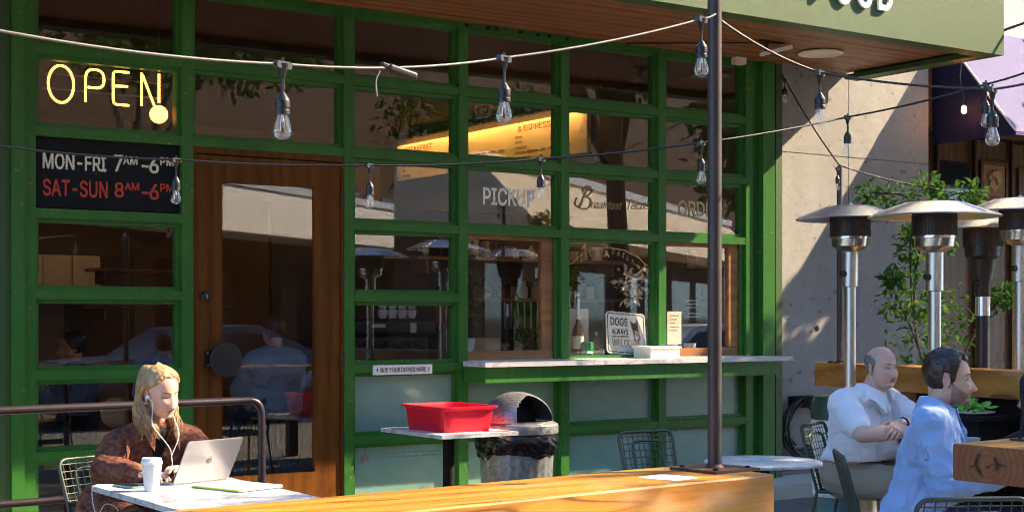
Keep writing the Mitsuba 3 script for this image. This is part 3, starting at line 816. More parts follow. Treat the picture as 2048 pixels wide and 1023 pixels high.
# white cabinet stands in for the bright back room beyond the left panes
KC = thing('stand_in_cabinet', 'white cabinet doors standing in for the lit back room', 'cabinet')
for i in range(3):
    part(KC, 'door', cbox(4.42 + .31 * i, 4.715 + .31 * i, 6.6, 6.64, 1.72, 2.14, .006), 'white_paint')
part(KC, 'carcass', bx(4.41, 5.35, 6.641, 6.99, 1.71, 2.15), 'white_paint')
BR = thing('back_counter', 'long timber counter near the back wall inside', 'counter')
scene[BR] = mikit.ply(cat(cbox(1.6, 5.0, 4.4, 5.0, 1.0, 1.05), bx(1.7, 4.9, 4.5, 4.9, .119, 1.0)), 'crate_wood')
for i in range(5):  # lamps added to brighten the cafe inside
    pl = thing('added_pendant_lamp', f'added dim pendant lamp, {ORD[i]} from the left under the inside ceiling', 'lamp', 'added pendant lamps lighting the cafe inside')
    x, y = (2.2, 4.0, 5.2, 7.4, 8.3)[i], (3.2, 4.6, 5.6, 4.8, 1.6)[i]
    part(pl, 'shade', lathe([(.02, 2.95), (.15, 2.80), (.155, 2.80), (.03, 2.96)], 24, (x, y, 0)), 'black_matte')
    part(pl, 'cord', tube([(x, y, 2.95), (x, y, 3.70)], .004, 6), 'cable_black')
    kk = part(pl, 'bulb', mv(trimesh.creation.icosphere(2, .05), x, y, 2.85), 'cream')
    scene[kk]['emitter'] = emit((3.4, 1.8, .65))
ST = thing('indoor_stool', 'stool seat inside behind the glazed door', 'stool')
part(ST, 'seat', lathe([(0, .72), (.17, .72), (.18, .735), (.17, .75), (0, .75)], 26, (4.78, 1.05, 0)), 'crate_wood', smooth=40)
for a in range(4):
    part(ST, 'leg', tube([(4.78 + .12 * math.cos(a * 1.57 + .8), 1.05 + .12 * math.sin(a * 1.57 + .8), .72), (4.78 + .19 * math.cos(a * 1.57 + .8), 1.05 + .19 * math.sin(a * 1.57 + .8), .119)], .014, 8), 'black_matte')

# ---------------------------------------------------------------- neighbouring restaurant
NB = thing('neighbour_restaurant', 'restaurant next door with navy awning over dark carved wooden panels', 'restaurant')
part(NB, 'upper_wall', bx(11.03, 24, .20, .5, 4.0, 9.0), 'stucco')
part(NB, 'front_beam', bx(11.03, 24, .21, .5, 3.3, 3.999), 'dark_wood')
part(NB, 'side_wall', bx(11.03, 11.2, .36, 1.2, 0, 4.0), 'dark_wood')
part(NB, 'ceiling', bx(11.03, 24, .5, 1.5, 3.6, 3.7), 'black_matte')
part(NB, 'back_wall', bx(11.03, 24, 1.33, 1.6, 0, 3.6), 'dark_wood')
for i in range(9):
    x0 = 11.9 + .62 * i
    dpn = part(NB, 'door_leaf', cbox(x0, x0 + .58, 1.25, 1.31, .15, 3.4, .008), 'carved_wood')
    if i == 1:
        part(dpn, 'glass_panel', cbox(x0 + .04, x0 + .52, 1.235, 1.249, 2.55, 3.15, .004), 'dark_glass')
        continue
    part(dpn, 'panel', cbox(x0 + .10, x0 + .48, 1.222, 1.249, 2.80, 3.14, .012), 'crate_wood' if i == 2 else 'carved_wood')
    if i == 2:
        part(dpn, 'panel_frame', cat(cbox(x0 + .06, x0 + .10, 1.21, 1.248, 2.76, 3.18), cbox(x0 + .48, x0 + .52, 1.21, 1.248, 2.76, 3.18), cbox(x0 + .10, x0 + .48, 1.212, 1.248, 2.76, 2.80), cbox(x0 + .10, x0 + .48, 1.212, 1.248, 3.14, 3.18)), 'dark_wood')
        cv = [Point(.17 + .07 * math.cos(a) * (1 + .3 * math.sin(3 * a)), .17 + .08 * math.sin(a)).buffer(.035 + .012 * math.sin(2 * a)) for a in np.linspace(0, 5.5, 7)]
        part(dpn, 'carving', face_wall(extr(unary_union(cv), .02), x0 + .12, 1.221, 2.80), 'kraft')
    for z0, z1 in ((1.9, 2.68), (1.1, 1.8), (.3, 1.0)):
        part(dpn, 'panel', cbox(x0 + .10, x0 + .48, 1.232, 1.249, z0, z1, .012), 'carved_wood')
for i in range(8):
    part(NB, 'column', cbox(12.485 + .62 * i - .012, 12.485 + .62 * i + .022, 1.20, 1.24, .1, 3.55), 'dark_wood')
aw = []
yb, zb, yf, zf = .198, 4.27, -.73, 3.15
AW = part(NB, 'awning', trimesh.Trimesh(A((11.2, yb, zb), (24, yb, zb), (24, yf, zf), (11.2, yf, zf), (11.2, yb, zb - .02), (24, yb, zb - .02), (24, yf + .01, zf - .005), (11.2, yf + .01, zf - .005)),
          [[0, 2, 1], [0, 3, 2], [4, 5, 6], [4, 6, 7], [0, 1, 5], [0, 5, 4], [3, 7, 6], [3, 6, 2]], process=False), 'navy_awning', label='navy awning sloping out over the neighbouring front, lit by the sun')
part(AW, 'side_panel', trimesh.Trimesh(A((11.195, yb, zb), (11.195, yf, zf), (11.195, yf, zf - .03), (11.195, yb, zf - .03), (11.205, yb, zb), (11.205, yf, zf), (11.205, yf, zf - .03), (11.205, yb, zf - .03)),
     [[0, 1, 2], [0, 2, 3], [4, 6, 5], [4, 7, 6], [0, 4, 5], [0, 5, 1], [2, 1, 5], [2, 5, 6], [3, 2, 6], [3, 6, 7]], process=False), 'navy_shaded_side')
part(AW, 'valance', bx(11.206, 24, yf - .001, yf + .006, zf - .03, zf - .006), 'navy_awning')
part(AW, 'seam', tube([(12.55, yb - .02, zb - .01), (12.55, yf - .004, zf + .004)], .018, 6), 'awning_trim')
part(AW, 'seam', tube([(11.2, yb - .02, zb - .01), (11.2, yf - .004, zf + .004)], .010, 6), 'awning_trim')
AB = thing('awning_bulb', 'lit warm bulb hanging in the shade of the navy awning', 'bulb')
k = part(AB, 'bulb', lathe([(0, 3.345), (.018, 3.352), (.027, 3.375), (.020, 3.405), (.012, 3.42), (0, 3.42)], 16, (11.05, -.285, 0)), 'cream', smooth=True)
scene[k]['emitter'] = emit((7, 2.6, .7))
part(AB, 'socket', lathe([(0, 3.42), (.017, 3.42), (.018, 3.47), (0, 3.475)], 14, (11.05, -.285, 0)), 'black_plastic')
part(AB, 'cord', tube([(11.05, -.285, 3.47), (11.1, -.2, 3.70), (11.19, -.15, 3.86)], .005, 6), 'cable_black')

# ---------------------------------------------------------------- across the street (seen in the panes)


def slab_wall(name, label, p0, p1, depth, z1, bands, mats, slope=0):
    """a building front between two ground points, built of storey-high bands"""
    p0, p1 = A(*p0, 0), A(*p1, 0)
    d = (p1 - p0) / np.linalg.norm(p1 - p0)
    n = A(-d[1], d[0], 0)
    L = np.linalg.norm(p1 - p0)
    M = np.eye(4); M[:3, 0] = d; M[:3, 1] = n; M[:3, 3] = p0
    b = thing(name, label, 'building')
    for i, (z0, zz, out) in enumerate(bands):
        m = bx(0, L, -depth, out, z0, zz)
        if slope and i == 1:  # band tilted towards the sun to brighten its reflection in the panes
            v_ = np.array(m.vertices)
            v_[:, 1] += np.where((v_[:, 1] > -.5) & (v_[:, 2] < (z0 + zz) / 2), slope, 0)
            m.vertices = v_
        m.apply_transform(M)
        part(b, ('base', 'wall', 'parapet')[min(i, 2)], m, mats[i])
    for i in range(int(L / 2.6)):
        m = bx(.5 + 2.6 * i, 2.4 + 2.6 * i, bands[0][2] - .05, bands[0][2] + .02, .4, bands[0][1] - .5)
        m.apply_transform(M)
        part(b, 'window', m, 'dark_glass')
    return b


slab_wall('street_building', 'pale stucco shop across the street with dark shop windows', (13.8, -12.15), (30.0, -23.5), 1.5, 4.4, [(0, 2.95, 0), (2.951, 4.20, .12), (4.201, 4.36, .22)], ['brick', 'warm_stucco', 'white_paint'], 1.2)
slab_wall('street_building', 'tall dark brick block behind the stucco shops', (6.8, -21.8), (86.0, -77.3), 8, 14, [(0, 6, 0), (6.001, 21, .0), (21.001, 21.4, .2)], ['brick', 'brick', 'stucco'])
slab_wall('street_building', 'dark brick block at the left end of the street', (-22.0, -24.0), (6.0, -43.0), 8, 14, [(0, 6, 0), (6.001, 15, .0), (15.001, 15.3, .2)], ['brick', 'brick', 'stucco'])
slab_wall('street_building', 'low stucco shop across the street farther left', (3.0, -11.85), (34.0, -33.5), 3, 5, [(0, 3.05, 0), (3.051, 4.1, .1), (4.101, 4.25, .2)], ['brick', 'stucco', 'white_paint'], 1.3)


def tree(label, x, y, h, crown, n, leaf, seed, group=None):
    t = thing('street_tree', label, 'tree', group)
    r = np.random.default_rng(seed)
    tk = [tube(bez([(x, y, -.1), (x + .1, y, h * .4), (x - .05, y + .1, h * .75), (x, y, h)], 6), np.linspace(.19, .09, 19), 10)]
    for c in crown:
        e = A(*c[:3])
        tk.append(tube(bez([(x, y, h * .75), (.6 * x + .4 * e[0], .6 * y + .4 * e[1], .5 * h * .9 + .5 * e[2]), e], 6), np.linspace(.08, .02, 13), 7))
    part(t, 'trunk', cat(tk), 'bark')
    cs, rs = [], []
    for c in crown:
        for _ in range(14):
            d = r.normal(size=3); d /= np.linalg.norm(d)
            cs.append(A(*c[:3]) + d * c[3] * r.random() ** .4 * .8)
            rs.append([c[3] * .33] * 3)
    part(t, 'crown', leafcloud(cs, rs, n, leaf, seed + 1), 'tree_leaf', kind='stuff')
    return t


tree('leafy tree right of the patio that dapples the tables', 12.5, -6.6, 4.6, [(11.5, -6.0, 6.6, 1.5), (13.6, -6.2, 7.2, 1.6), (12.3, -7.6, 7.4, 1.5), (10.6, -7.2, 6.2, 1.3), (12.8, -5.4, 5.8, 1.3), (11.6, -4.9, 5.2, 1.2), (12.9, -8.6, 6.8, 1.4), (10.9, -8.4, 6.2, 1.2), (12.2, -6.4, 5.3, 1.3)], 4300, .18, 21)
tree('added unseen dense tree that shades the concrete wall and lower panels', 14.0, -2.0, 1.5, [(13.3, -1.2, 3.1, .95), (14.1, -1.5, 3.9, .95), (13.5, -1.1, 4.1, .7), (14.7, -1.7, 3.0, .95), (15.1, -1.9, 4.2, .95), (14.3, -1.4, 2.3, .9), (15.6, -2.1, 3.3, .9), (13.6, -2.2, 2.3, .9), (13.4, -2.6, 3.3, .9), (14.4, -3.0, 3.0, 1.0), (13.2, -3.3, 2.4, .9), (13.5, -1.8, 1.5, .8), (14.2, -3.6, 4.0, 1.0), (13.0, -4.0, 3.4, .9), (13.6, -2.1, 4.45, .75), (13.4, -2.8, 4.5, .75), (14.2, -2.6, 4.6, .7), (13.5, -3.5, 4.4, .8), (13.3, -2.3, 3.6, .8)], 13000, .2, 81)  # added out of view; crown shaped to keep sun off wall and panels
tree('young tree at the left of the street', -4.0, -14.2, 3.6, [(-4, -14.2, 5.4, 1.5), (-2.8, -14.8, 6.2, 1.4), (-5, -14.4, 6.6, 1.4)], 2000, .2, 31)
tree('leafy tree behind the nearer stucco shop', 27.0, -33.0, 5.4, [(27, -33, 7.2, 2.2), (30, -35, 8.2, 2.2), (24.5, -31, 7.4, 2.0), (33.0, -37.0, 8.6, 2.2)], 3600, .26, 41)
tree('broad tree behind the left shop', 11, -20.8, 5.6, [(11, -20.6, 7.6, 1.8), (13.6, -22.4, 8.2, 1.8), (8.6, -19.0, 7.6, 1.7), (16.0, -24.0, 8.6, 1.8)], 3600, .24, 51)
tree('tree beside the left shop', 4.2, -16.0, 5, [(4.2, -16.0, 7.0, 1.6), (6.4, -17.6, 8.0, 1.6), (2.0, -15.0, 7.4, 1.5)], 3000, .22, 61)
tree('dark tree at the far end of the street', 38, -30, 6, [(38, -30, 8, 3.4), (35, -28, 9, 3), (42, -32, 9, 3), (38, -30, 12, 3)], 4200, .42, 71)


def car(label, x, y, ang, mat):
    c = thing('parked_car', label, 'car')
    R = lambda m: mv(rot(m, [0, 0, 1], ang), x, y, -.12)
    prof = [(-2.2, .35), (-2.25, .75), (-1.9, .95), (-.95, 1.02), (-.35, 1.42), (.75, 1.46), (1.55, 1.08), (2.15, 1.0), (2.25, .6), (2.2, .3)]
    b = trimesh.creation.extrude_polygon(Polygon(prof).buffer(.04), 1.0, engine='earcut')
    v = b.vertices
    tz = (v[:, 2] - .5) * 1.72
    shr = np.where(v[:, 1] > 1.0, 1 - (v[:, 1] - 1.0) * .45, 1.0)
    b.vertices = np.stack([v[:, 0], tz * shr, v[:, 1]], 1)
    part(c, 'body', R(b), mat, smooth=35)
    for s in (-1, 1):
        g = [(-.85, 1.03), (-.32, 1.36), (.70, 1.40), (1.36, 1.08)]
        w = np.array([(px, s * (.862 * (1 - (pz - 1.0) * .45) + .006), pz) for px, pz in g])
        part(c, 'window', R(trimesh.Trimesh(w, [[0, 1, 2], [0, 2, 3]] if s < 0 else [[0, 2, 1], [0, 3, 2]], process=False)), 'dark_glass')
        for wx in (-1.4, 1.4):
            wl = rot(lathe([(0, -.1), (.2, -.1), (.32, -.09), (.33, 0), (.32, .1), (.2, .1), (0, .1)], 24), [1, 0, 0], 90)
            k = part(c, 'wheel', R(mv(wl, wx, s * .80, .33)), 'tyre', smooth=40)
            part(k, 'rim', R(mv(rot(lathe([(0, 0), (.20, 0), (.21, .01), (0, .02)], 20), [1, 0, 0], 90 * s), wx, s * .905, .33)), 'steel_satin')
    return c


car('blue parked car at the kerb behind the camera', 8.2, -11.0, 1, 'car_blue')
car('white parked car farther along the kerb', 17.6, -11.0, 0, 'car_white')
car('white car in the street at the left', 2.6, -11.0, -1, 'car_white')

# ---------------------------------------------------------------- timber rails and posts
SK = .0897


def beam(name, label, x0, x1, ymid, w, z1, t, mat, supports):
    b = thing(name, label, 'timber rail')
    ysk = lambda x, s: ymid(x) + s * w / 2
    n = 40
    xs = np.linspace(x0, x1, n)
    V = []
    bev = .006
    secs = [(-1, 0, bev), (-1, bev, 0), (1, bev, 0), (1, 0, bev), (1, 0, t - bev), (1, bev, t), (-1, bev, t), (-1, 0, t - bev)]
    for x in xs:
        wob = .0022 * math.sin(x * 5) + .0015 * math.sin(x * 13)
        for s, dy, dz in secs:
            V.append((x, ysk(x, s) - s * dy + wob, z1 - dz))
    F = []
    for i in range(n - 1):
        for k in range(8):
            l = (k + 1) % 8
            F += [(i * 8 + k, i * 8 + l, (i + 1) * 8 + l), (i * 8 + k, (i + 1) * 8 + l, (i + 1) * 8 + k)]
    m = trimesh.Trimesh(np.array(V), np.array(F), process=False)
    if name == 'near':
        pass
    caps = []
    for i, flip in ((0, 1), (n - 1, 0)):
        c = np.array(V[i * 8:(i + 1) * 8])
        f = [[0, k, k + 1] if flip else [0, k + 1, k] for k in range(1, 7)]
        caps.append(trimesh.Trimesh(c, f, process=False))
    m2 = cat(m)
    m2.fix_normals()
    scene[b] = mikit.ply(m2, mat)
    for c in caps:
        part(b, 'end_face', c, 'timber_end' if c.vertices[0, 0] > 4 else mat)
    for x in supports:
        part(b, 'support', cbox(x - .05, x + .05, ymid(x) - .05, ymid(x) + .05, .001, z1 - t - .001, .004), 'post_metal')
    return b


ymid = lambda x: -5.485 + SK * (x - 3.377)
beam('timber_rail', 'orange varnished timber rail along the street side, with the slim post at its right end', -2.4, 3.378, ymid, .40, .97, .145, 'timber', (-2, -.2, 1.6, 3.2))
beam('timber_rail', 'short timber rail at the right edge with cracked dark end grain', 4.807, 9.0, lambda x: -5.435 + SK * (x - 4.807), .40, .97, .145, 'timber', (5.3, 7.0, 8.8))


def post(label, x, y, z0, z1, r, plate, ang):
    p = thing('steel_post', label, 'post')
    part(p, 'pole', lathe([(0, z0 + .009), (r, z0 + .009), (r, z1), (0, z1)], 20, (x, y, 0)), 'post_metal', smooth=40)
    part(p, 'weld', lathe([(r, z0 + .009), (r + .008, z0 + .010), (r, z0 + .02)], 20, (x, y, 0)), 'rust_metal')
    m = rot(cbox(-plate, plate, -plate, plate, 0, .0085, .001), [0, 0, 1], ang)
    part(p, 'base_plate', mv(m, x, y, z0 + .0005), 'rust_metal')
    for sx in (-1, 1):
        for sy in (-1, 1):
            bp = rot(mv(lathe([(0, 0), (.009, 0), (.009, .006), (0, .007)], 6), sx * plate * .72, sy * plate * .72, 0), [0, 0, 1], ang)
            part(p, 'bolt', mv(bp, x, y, z0 + .009), 'black_matte')
    return p


post('tall slim dark steel post standing on the long timber rail', 3.315, -5.475, .97, 3.3, .0235, .105, 5)
post('dark steel post standing on the short timber rail at the right edge', 5.235, -5.365, .97, 3.0, .0255, .105, 5)
post('thin rust brown post behind the patio heaters', 7.60, -2.00, 1.166, 2.52, .018, .06, 5)
NK = thing('pale_patch', 'pale worn paper stuck flat on the long timber rail near the post', 'paper')
scene[NK] = mikit.ply(mv(rot(extr(rrect(.13, .15, .01), .0012), [0, 0, 1], 15), 3.03, -5.575, .9705), 'paper')

# back drink rail by the heaters
BK = thing('drink_rail', 'chunky orange timber drink rail behind the two men', 'timber rail')
bk = cbox(-.0, .28, -2.75, 0, 1.005, 1.165, .008)
bkm = lambda m: mv(rot(m, [0, 0, 1], -11.1), 7.565, -1.80, 0)
scene[BK] = mikit.ply(bkm(bk), 'timber_y')
for yy in (-2.6, -1.5):
    part(BK, 'support', bkm(cbox(.08, .20, yy, yy + .12, .001, 1.004)), 'dark_wood')
part(BK, 'lower_board', bkm(cbox(.12, .16, -2.7, -.95, .25, 1.003)), 'black_matte')
PB = thing('planter_box', 'dark planter box behind the drink rail', 'planter')
scene[PB] = mikit.ply(cat(bx(7.95, 8.75, -2.75, -1.75, .001, 1.05)), 'dark_wood')
VN = thing('climbing_vine', 'leafy climbing vine growing up behind the patio heaters', 'vine')
vc = [(7.94, -1.97, 2.35, .10), (8.10, -2.09, 2.30, .14), (8.25, -2.2, 2.38, .12), (8.40, -2.28, 2.33, .12), (8.54, -2.38, 2.35, .09), (8.34, -2.0, 2.12, .11), (8.33, -2.0, 1.98, .12), (8.32, -1.99, 1.82, .13), (8.37, -2.27, 2.02, .09),
      (8.08, -2.07, 1.60, .14), (8.10, -2.25, 1.60, .20), (8.24, -2.42, 1.53, .20), (8.09, -2.2, 1.33, .22), (8.24, -2.42, 1.32, .22), (8.15, -2.3, 1.45, .24), (8.33, -2.72, 1.60, .10), (8.39, -2.76, 1.63, .09), (8.22, -2.3, 1.15, .25), (8.0, -2.1, 1.75, .06)]
part(VN, 'foliage', leafcloud([c[:3] for c in vc], [[c[3]] * 3 for c in vc], 1700, .058, 13, .4), 'vine_leaf', kind='stuff')
for q in ([(8.25, -2.2, 1.0), (8.30, -2.05, 1.5), (8.32, -2.0, 1.9), (8.2, -2.1, 2.3), (7.95, -1.97, 2.36)], [(8.25, -2.2, 1.0), (8.34, -2.02, 1.6), (8.36, -2.1, 2.1), (8.4, -2.25, 2.32), (8.55, -2.38, 2.36)],
          [(8.2, -2.3, 1.0), (8.1, -2.2, 1.4), (8.05, -2.1, 1.65)], [(8.25, -2.4, 1.0), (8.3, -2.6, 1.4), (8.38, -2.75, 1.62)]):
    part(VN, 'stem', tube(bez(q, 8), .008, 6), 'bark')

# ---------------------------------------------------------------- patio heaters


def heater(label, x, y, top, R, dark=False):
    h = thing('patio_heater', label, 'patio heater', 'patio heaters along the drink rail')
    c = (x, y, 0)
    st = 'black_plastic' if dark else 'steel_satin'
    part(h, 'base', lathe([(0, .001), (.24, .001), (.24, .03), (.20, .05), (0, .05)], 32, c), st, smooth=40)
    part(h, 'tank_housing', lathe([(0, .051), (.19, .051), (.19, .50), (.17, .53), (.05, .56), (0, .56)], 32, c), st, smooth=40)
    pr = .038 if not dark else .045
    part(h, 'pole', lathe([(pr, .55), (pr, top - .52)], 20, c), st, smooth=True)
    if dark:
        part(h, 'pole_band', lathe([(pr + .001, top - .66), (pr + .004, top - .66), (pr + .004, top - .53), (pr + .001, top - .53)], 20, c), 'reflector')
        part(h, 'sleeve', lathe([(pr, top - .54), (.055, top - .52), (.052, top - .46), (.076, top - .36), (.088, top - .235), (0, top - .235)], 24, c), 'black_plastic', smooth=40)
    else:
        part(h, 'sleeve', lathe([(pr, top - .525), (.052, top - .52), (.052, top - .30), (.055, top - .295), (.04, top - .29)], 24, c), st, smooth=40)
    part(h, 'knob', cat(mv(rot(lathe([(0, 0), (.02, 0), (.018, .025), (0, .027)], 14), [0, 1, 0], -90), x - .055, y, top - .44)), 'black_plastic')
    col = lathe([(.05, top - .295), (.085, top - .285), (.115, top - .262), (.118, top - .215), (.122, top - .213), (.122, top - .20), (0, top - .20)], 28, c)
    part(h, 'burner_collar', col, 'steel' if not dark else 'black_plastic', smooth=30)
    cyl = lathe([(.122, top - .20), (.126, top - .198), (.126, top - .055), (.118, top - .05), (0, top - .05)], 36, c)
    part(h, 'burner_screen', cyl, 'heater_mesh', smooth=30)
    bars = [tube([(x + .1285 * math.cos(a), y + .1285 * math.sin(a), top - .198), (x + .1285 * math.cos(a), y + .1285 * math.sin(a), top - .058)], .0022, 4) for a in np.linspace(0, 2 * np.pi, 44, endpoint=False)]
    part(h, 'screen_bars', cat(bars), 'heater_mesh')
    n = 48
    prof = [(R, top - .090), (R + .004, top - .083), (R * .97, top - .076), (R * .50, top - .012), (R * .42, top - .002), (.06, top + .004), (0, top + .005)]
    d = lathe(prof + [(.0, top - .001), (.06, top - .002), (R * .42, top - .008), (R * .50, top - .018), (R * .97, top - .082), (R, top - .090)], n, c)
    part(h, 'reflector', d, 'reflector', smooth=25)
    for a in np.arange(3) * 2.094 + .5:
        part(h, 'reflector_rib', tube([(x + R * .43 * math.cos(a), y + R * .43 * math.sin(a), top - .003), (x + R * .97 * math.cos(a), y + R * .97 * math.sin(a), top - .075)], .004, 5), 'reflector')
    part(h, 'finial', lathe([(0, top + .004), (.018, top + .004), (.012, top + .02), (0, top + .022)], 14, c), 'steel')
    return h


heater('steel patio heater nearest the concrete wall', 7.22, -2.45, 2.20, .345)
heater('steel patio heater in front of the vine', 6.95, -3.36, 2.155, .380)
heater('black patio heater with a silver band on its pole', 8.18, -2.74, 2.15, .36, True)
heater('steel patio heater cut off by the right edge', 7.88, -3.26, 2.225, .355)

# ---------------------------------------------------------------- tables


def square_table(label, x0, x1, y0, y1, z, base='black_matte'):
    t = thing('cafe_table', label, 'table')
    part(t, 'top', cbox(x0, x1, y0, y1, z - .024, z, .006), 'marble')
    cx, cy = (x0 + x1) / 2, (y0 + y1) / 2
    part(t, 'pedestal', lathe([(0, .03), (.038, .03), (.038, z - .04), (.10, z - .03), (.10, z - .0245), (0, z - .0245)], 20, (cx, cy, 0)), base, smooth=40)
    part(t, 'foot', cat(cbox(cx - .30, cx + .30, cy - .035, cy + .035, .001, .03), cbox(cx - .033, cx + .033, cy - .33, cy + .33, .002, .028)), base)
    return t


def round_table(label, x, y, z, r, top='marble'):
    t = thing('cafe_table', label, 'table')
    part(t, 'top', lathe([(0, z - .024), (r - .008, z - .024), (r, z - .018), (r, z - .006), (r - .008, z), (0, z)], 48, (x, y, 0)), top, smooth=40)
    part(t, 'pedestal', lathe([(0, .03), (.036, .03), (.036, z - .04), (.10, z - .03), (.10, z - .0245), (0, z - .0245)], 20, (x, y, 0)), 'black_matte', smooth=40)
    part(t, 'foot', lathe([(0, .001), (.23, .001), (.22, .015), (.05, .03), (0, .03)], 28, (x, y, 0)), 'black_matte', smooth=40)
    return t


square_table('white marble table where the woman works on her laptop', 2.13, 2.765, -3.75, -2.745, .74)
square_table('small marble table on a black pedestal under the red tub', 4.85, 5.435, -1.25, -.47, .74)
round_table('round pale marble table behind the slim post', 5.415, -3.52, .733, .305)
round_table('round pale table in front of the man in white polo', 6.705, -3.72, .742, .30)
round_table('dark cafe table between the man in blue and the dark haired person', 5.78, -4.72, .79, .30, 'dark_wood')
TUB = thing('dish_tub', 'bright red plastic dish tub on the small marble table', 'tub')


def tubmesh(w, d, h, t, fl):
    o = rrect(w, d, .035)
    ms = []
    rings = []
    for (s, z) in ((.90, 0), (1.0, h)):
        rings.append((s, z))
    n = 48

    def loop(poly_w, poly_d, z, r=.035):
        e = rrect(poly_w, poly_d, r).exterior
        return np.array([[*e.interpolate(i / n, normalized=True).coords[0], z] for i in range(n)])
    L = [loop(w * .90, d * .88, 0), loop(w * .97, d * .965, h * .85), loop(w, d, h * .90), loop(w + .028, d + .028, h * .915), loop(w + .030, d + .030, h * .985), loop(w + .022, d + .022, h), loop(w - .012, d - .012, h), loop(w * .97 - .012, d * .965 - .012, h * .85), loop(w * .9 - .012, d * .88 - .012, .008)]
    V = np.vstack(L)
    F = []
    for i in range(len(L) - 1):
        for k in range(n):
            l = (k + 1) % n
            F += [(i * n + k, i * n + l, (i + 1) * n + l), (i * n + k, (i + 1) * n + l, (i + 1) * n + k)]
    V = np.vstack([V, [[0, 0, 0], [0, 0, .008]]])
    b = len(L) * n
    for k in range(n):
        l = (k + 1) % n
        F += [(b, l, k), (b + 1, (len(L) - 1) * n + k, (len(L) - 1) * n + l)]
    return trimesh.Trimesh(V, np.array(F), process=False)


scene[TUB] = mikit.ply(mv(rot(tubmesh(.40, .54, .165, .01, .02), [0, 0, 1], 0), 5.145, -.86, .7405), 'red_plastic', smooth=35)

# ---------------------------------------------------------------- dustbin
DB = thing('dustbin', 'galvanised dustbin with dome lid, black opening and black bag', 'dustbin')
tx, ty = 5.745, -.775
ang = np.linspace(0, 2 * np.pi, 120, endpoint=False)


def fluted(prof, amp, n=120, k=24):
    V = []
    for r, z, a in prof:
        rr = r + amp * a * np.cos(ang * k)
        V.append(np.stack([rr * np.cos(ang) + tx, rr * np.sin(ang) + ty, np.full(n, z)], 1))
    V = np.vstack(V)
    F = []
    for i in range(len(prof) - 1):
        for j in range(n):
            l = (j + 1) % n
            F += [(i * n + j, i * n + l, (i + 1) * n + l), (i * n + j, (i + 1) * n + l, (i + 1) * n + j)]
    return trimesh.Trimesh(V, np.array(F), process=False)


part(DB, 'can', fluted([(.0, .012, 0), (.225, .012, 0), (.225, .06, 0), (.23, .10, 1), (.255, .60, 1), (.26, .66, 0), (.262, .69, 0)], .0028), 'galvanised', smooth=True)
tt = np.linspace(0, 1, 16)
bagv = fluted([(np.interp(t, [0, .1, .4, .8, 1], [.266, .277, .284, .276, .264]), .697 - .15 * t, .4 + .6 * t) for t in tt], .004, k=19)
v = bagv.vertices
th = np.arctan2(v[:, 1] - ty, v[:, 0] - tx)
low = np.clip((.697 - v[:, 2]) / .15, 0, 1)
qq = np.stack([np.cos(th) * 7, np.sin(th) * 7, v[:, 2] * 34 + 3 * np.cos(th * 2)], 1)
q = 1 - 2 * np.abs(meshkit.fbm(qq, 3, 5) - .5)
rad = 1 + .075 * (q - .75) * (.3 + low)
v[:, 0] = tx + (v[:, 0] - tx) * rad
v[:, 1] = ty + (v[:, 1] - ty) * rad
v[:, 2] += -.05 * low * (meshkit.noise(np.stack([np.cos(th) * 3, np.sin(th) * 3, th * 0], 1), 3) - .3)
bagv.vertices = v
part(DB, 'bag', bagv, 'bag', smooth=True)
part(DB, 'lid_rim', lathe([(.262, .69), (.283, .69), (.286, .70), (.286, .745), (.28, .755), (.255, .765), (.25, .75)], 56, (tx, ty, 0)), 'galvanised', smooth=35)
R0, nz, na = .25, 30, 90
V, F = [], []
od = math.atan2(-1, .12)     # the opening looks to the street
for i in range(nz + 1):
    el = (math.pi / 2) * i / nz
    for j in range(na):
        a = 2 * math.pi * j / na
        V.append((tx + R0 * math.cos(el) * math.cos(a), ty + R0 * math.cos(el) * math.sin(a), .765 + .205 * math.sin(el)))
for i in range(nz):
    for j in range(na):
        a = (2 * math.pi * (j + .5) / na - od + math.pi) % (2 * math.pi) - math.pi
        el = (i + .5) / nz
        if abs(a) < .72 * math.sqrt(max(0, 1 - (max(el - .18, 0) / .52) ** 2)) and el > .02:
            continue
        l = (j + 1) % na
        F += [(i * na + j, i * na + l, (i + 1) * na + l), (i * na + j, (i + 1) * na + l, (i + 1) * na + j)]
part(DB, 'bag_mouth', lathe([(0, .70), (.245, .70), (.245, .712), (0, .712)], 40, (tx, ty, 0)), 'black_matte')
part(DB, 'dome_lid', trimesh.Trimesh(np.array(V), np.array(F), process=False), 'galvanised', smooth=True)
part(DB, 'hollow_shade', mv(rot(trimesh.creation.icosphere(3, .17), [0, 0, 1], 0), 0, 0, 0).apply_transform(np.array([[1.2, 0, 0, tx - .01], [0, .9, 0, ty + .085], [0, 0, .98, .765], [0, 0, 0, 1.0]])), 'black_matte', smooth=True, label='black ball painting the shade inside the dome opening')  # black ball paints in the shade behind the opening

# ---------------------------------------------------------------- pipe rail behind the woman
HR = thing('pipe_rail', 'dark steel pipe handrail with rounded corner behind the woman', 'handrail')
yr = lambda x: -1.72 + .055 * (x - 2.0)
part(HR, 'top_rail', tube(rounded([(.4, yr(.4), 1.012), (3.445, yr(3.445), 1.025), (3.455, yr(3.455), .001)], .085, 10), .0215, 14), 'pipe_metal', smooth=True)
part(HR, 'lower_rail', tube([(.4, yr(.4), .55), (3.42, yr(3.42), .565)], .0195, 12), 'pipe_metal', smooth=True)
part(HR, 'upright', tube([(1.0, yr(1.0), .001), (1.0, yr(1.0), 1.0)], .0195, 12), 'pipe_metal', smooth=True)

# ---------------------------------------------------------------- wire chairs


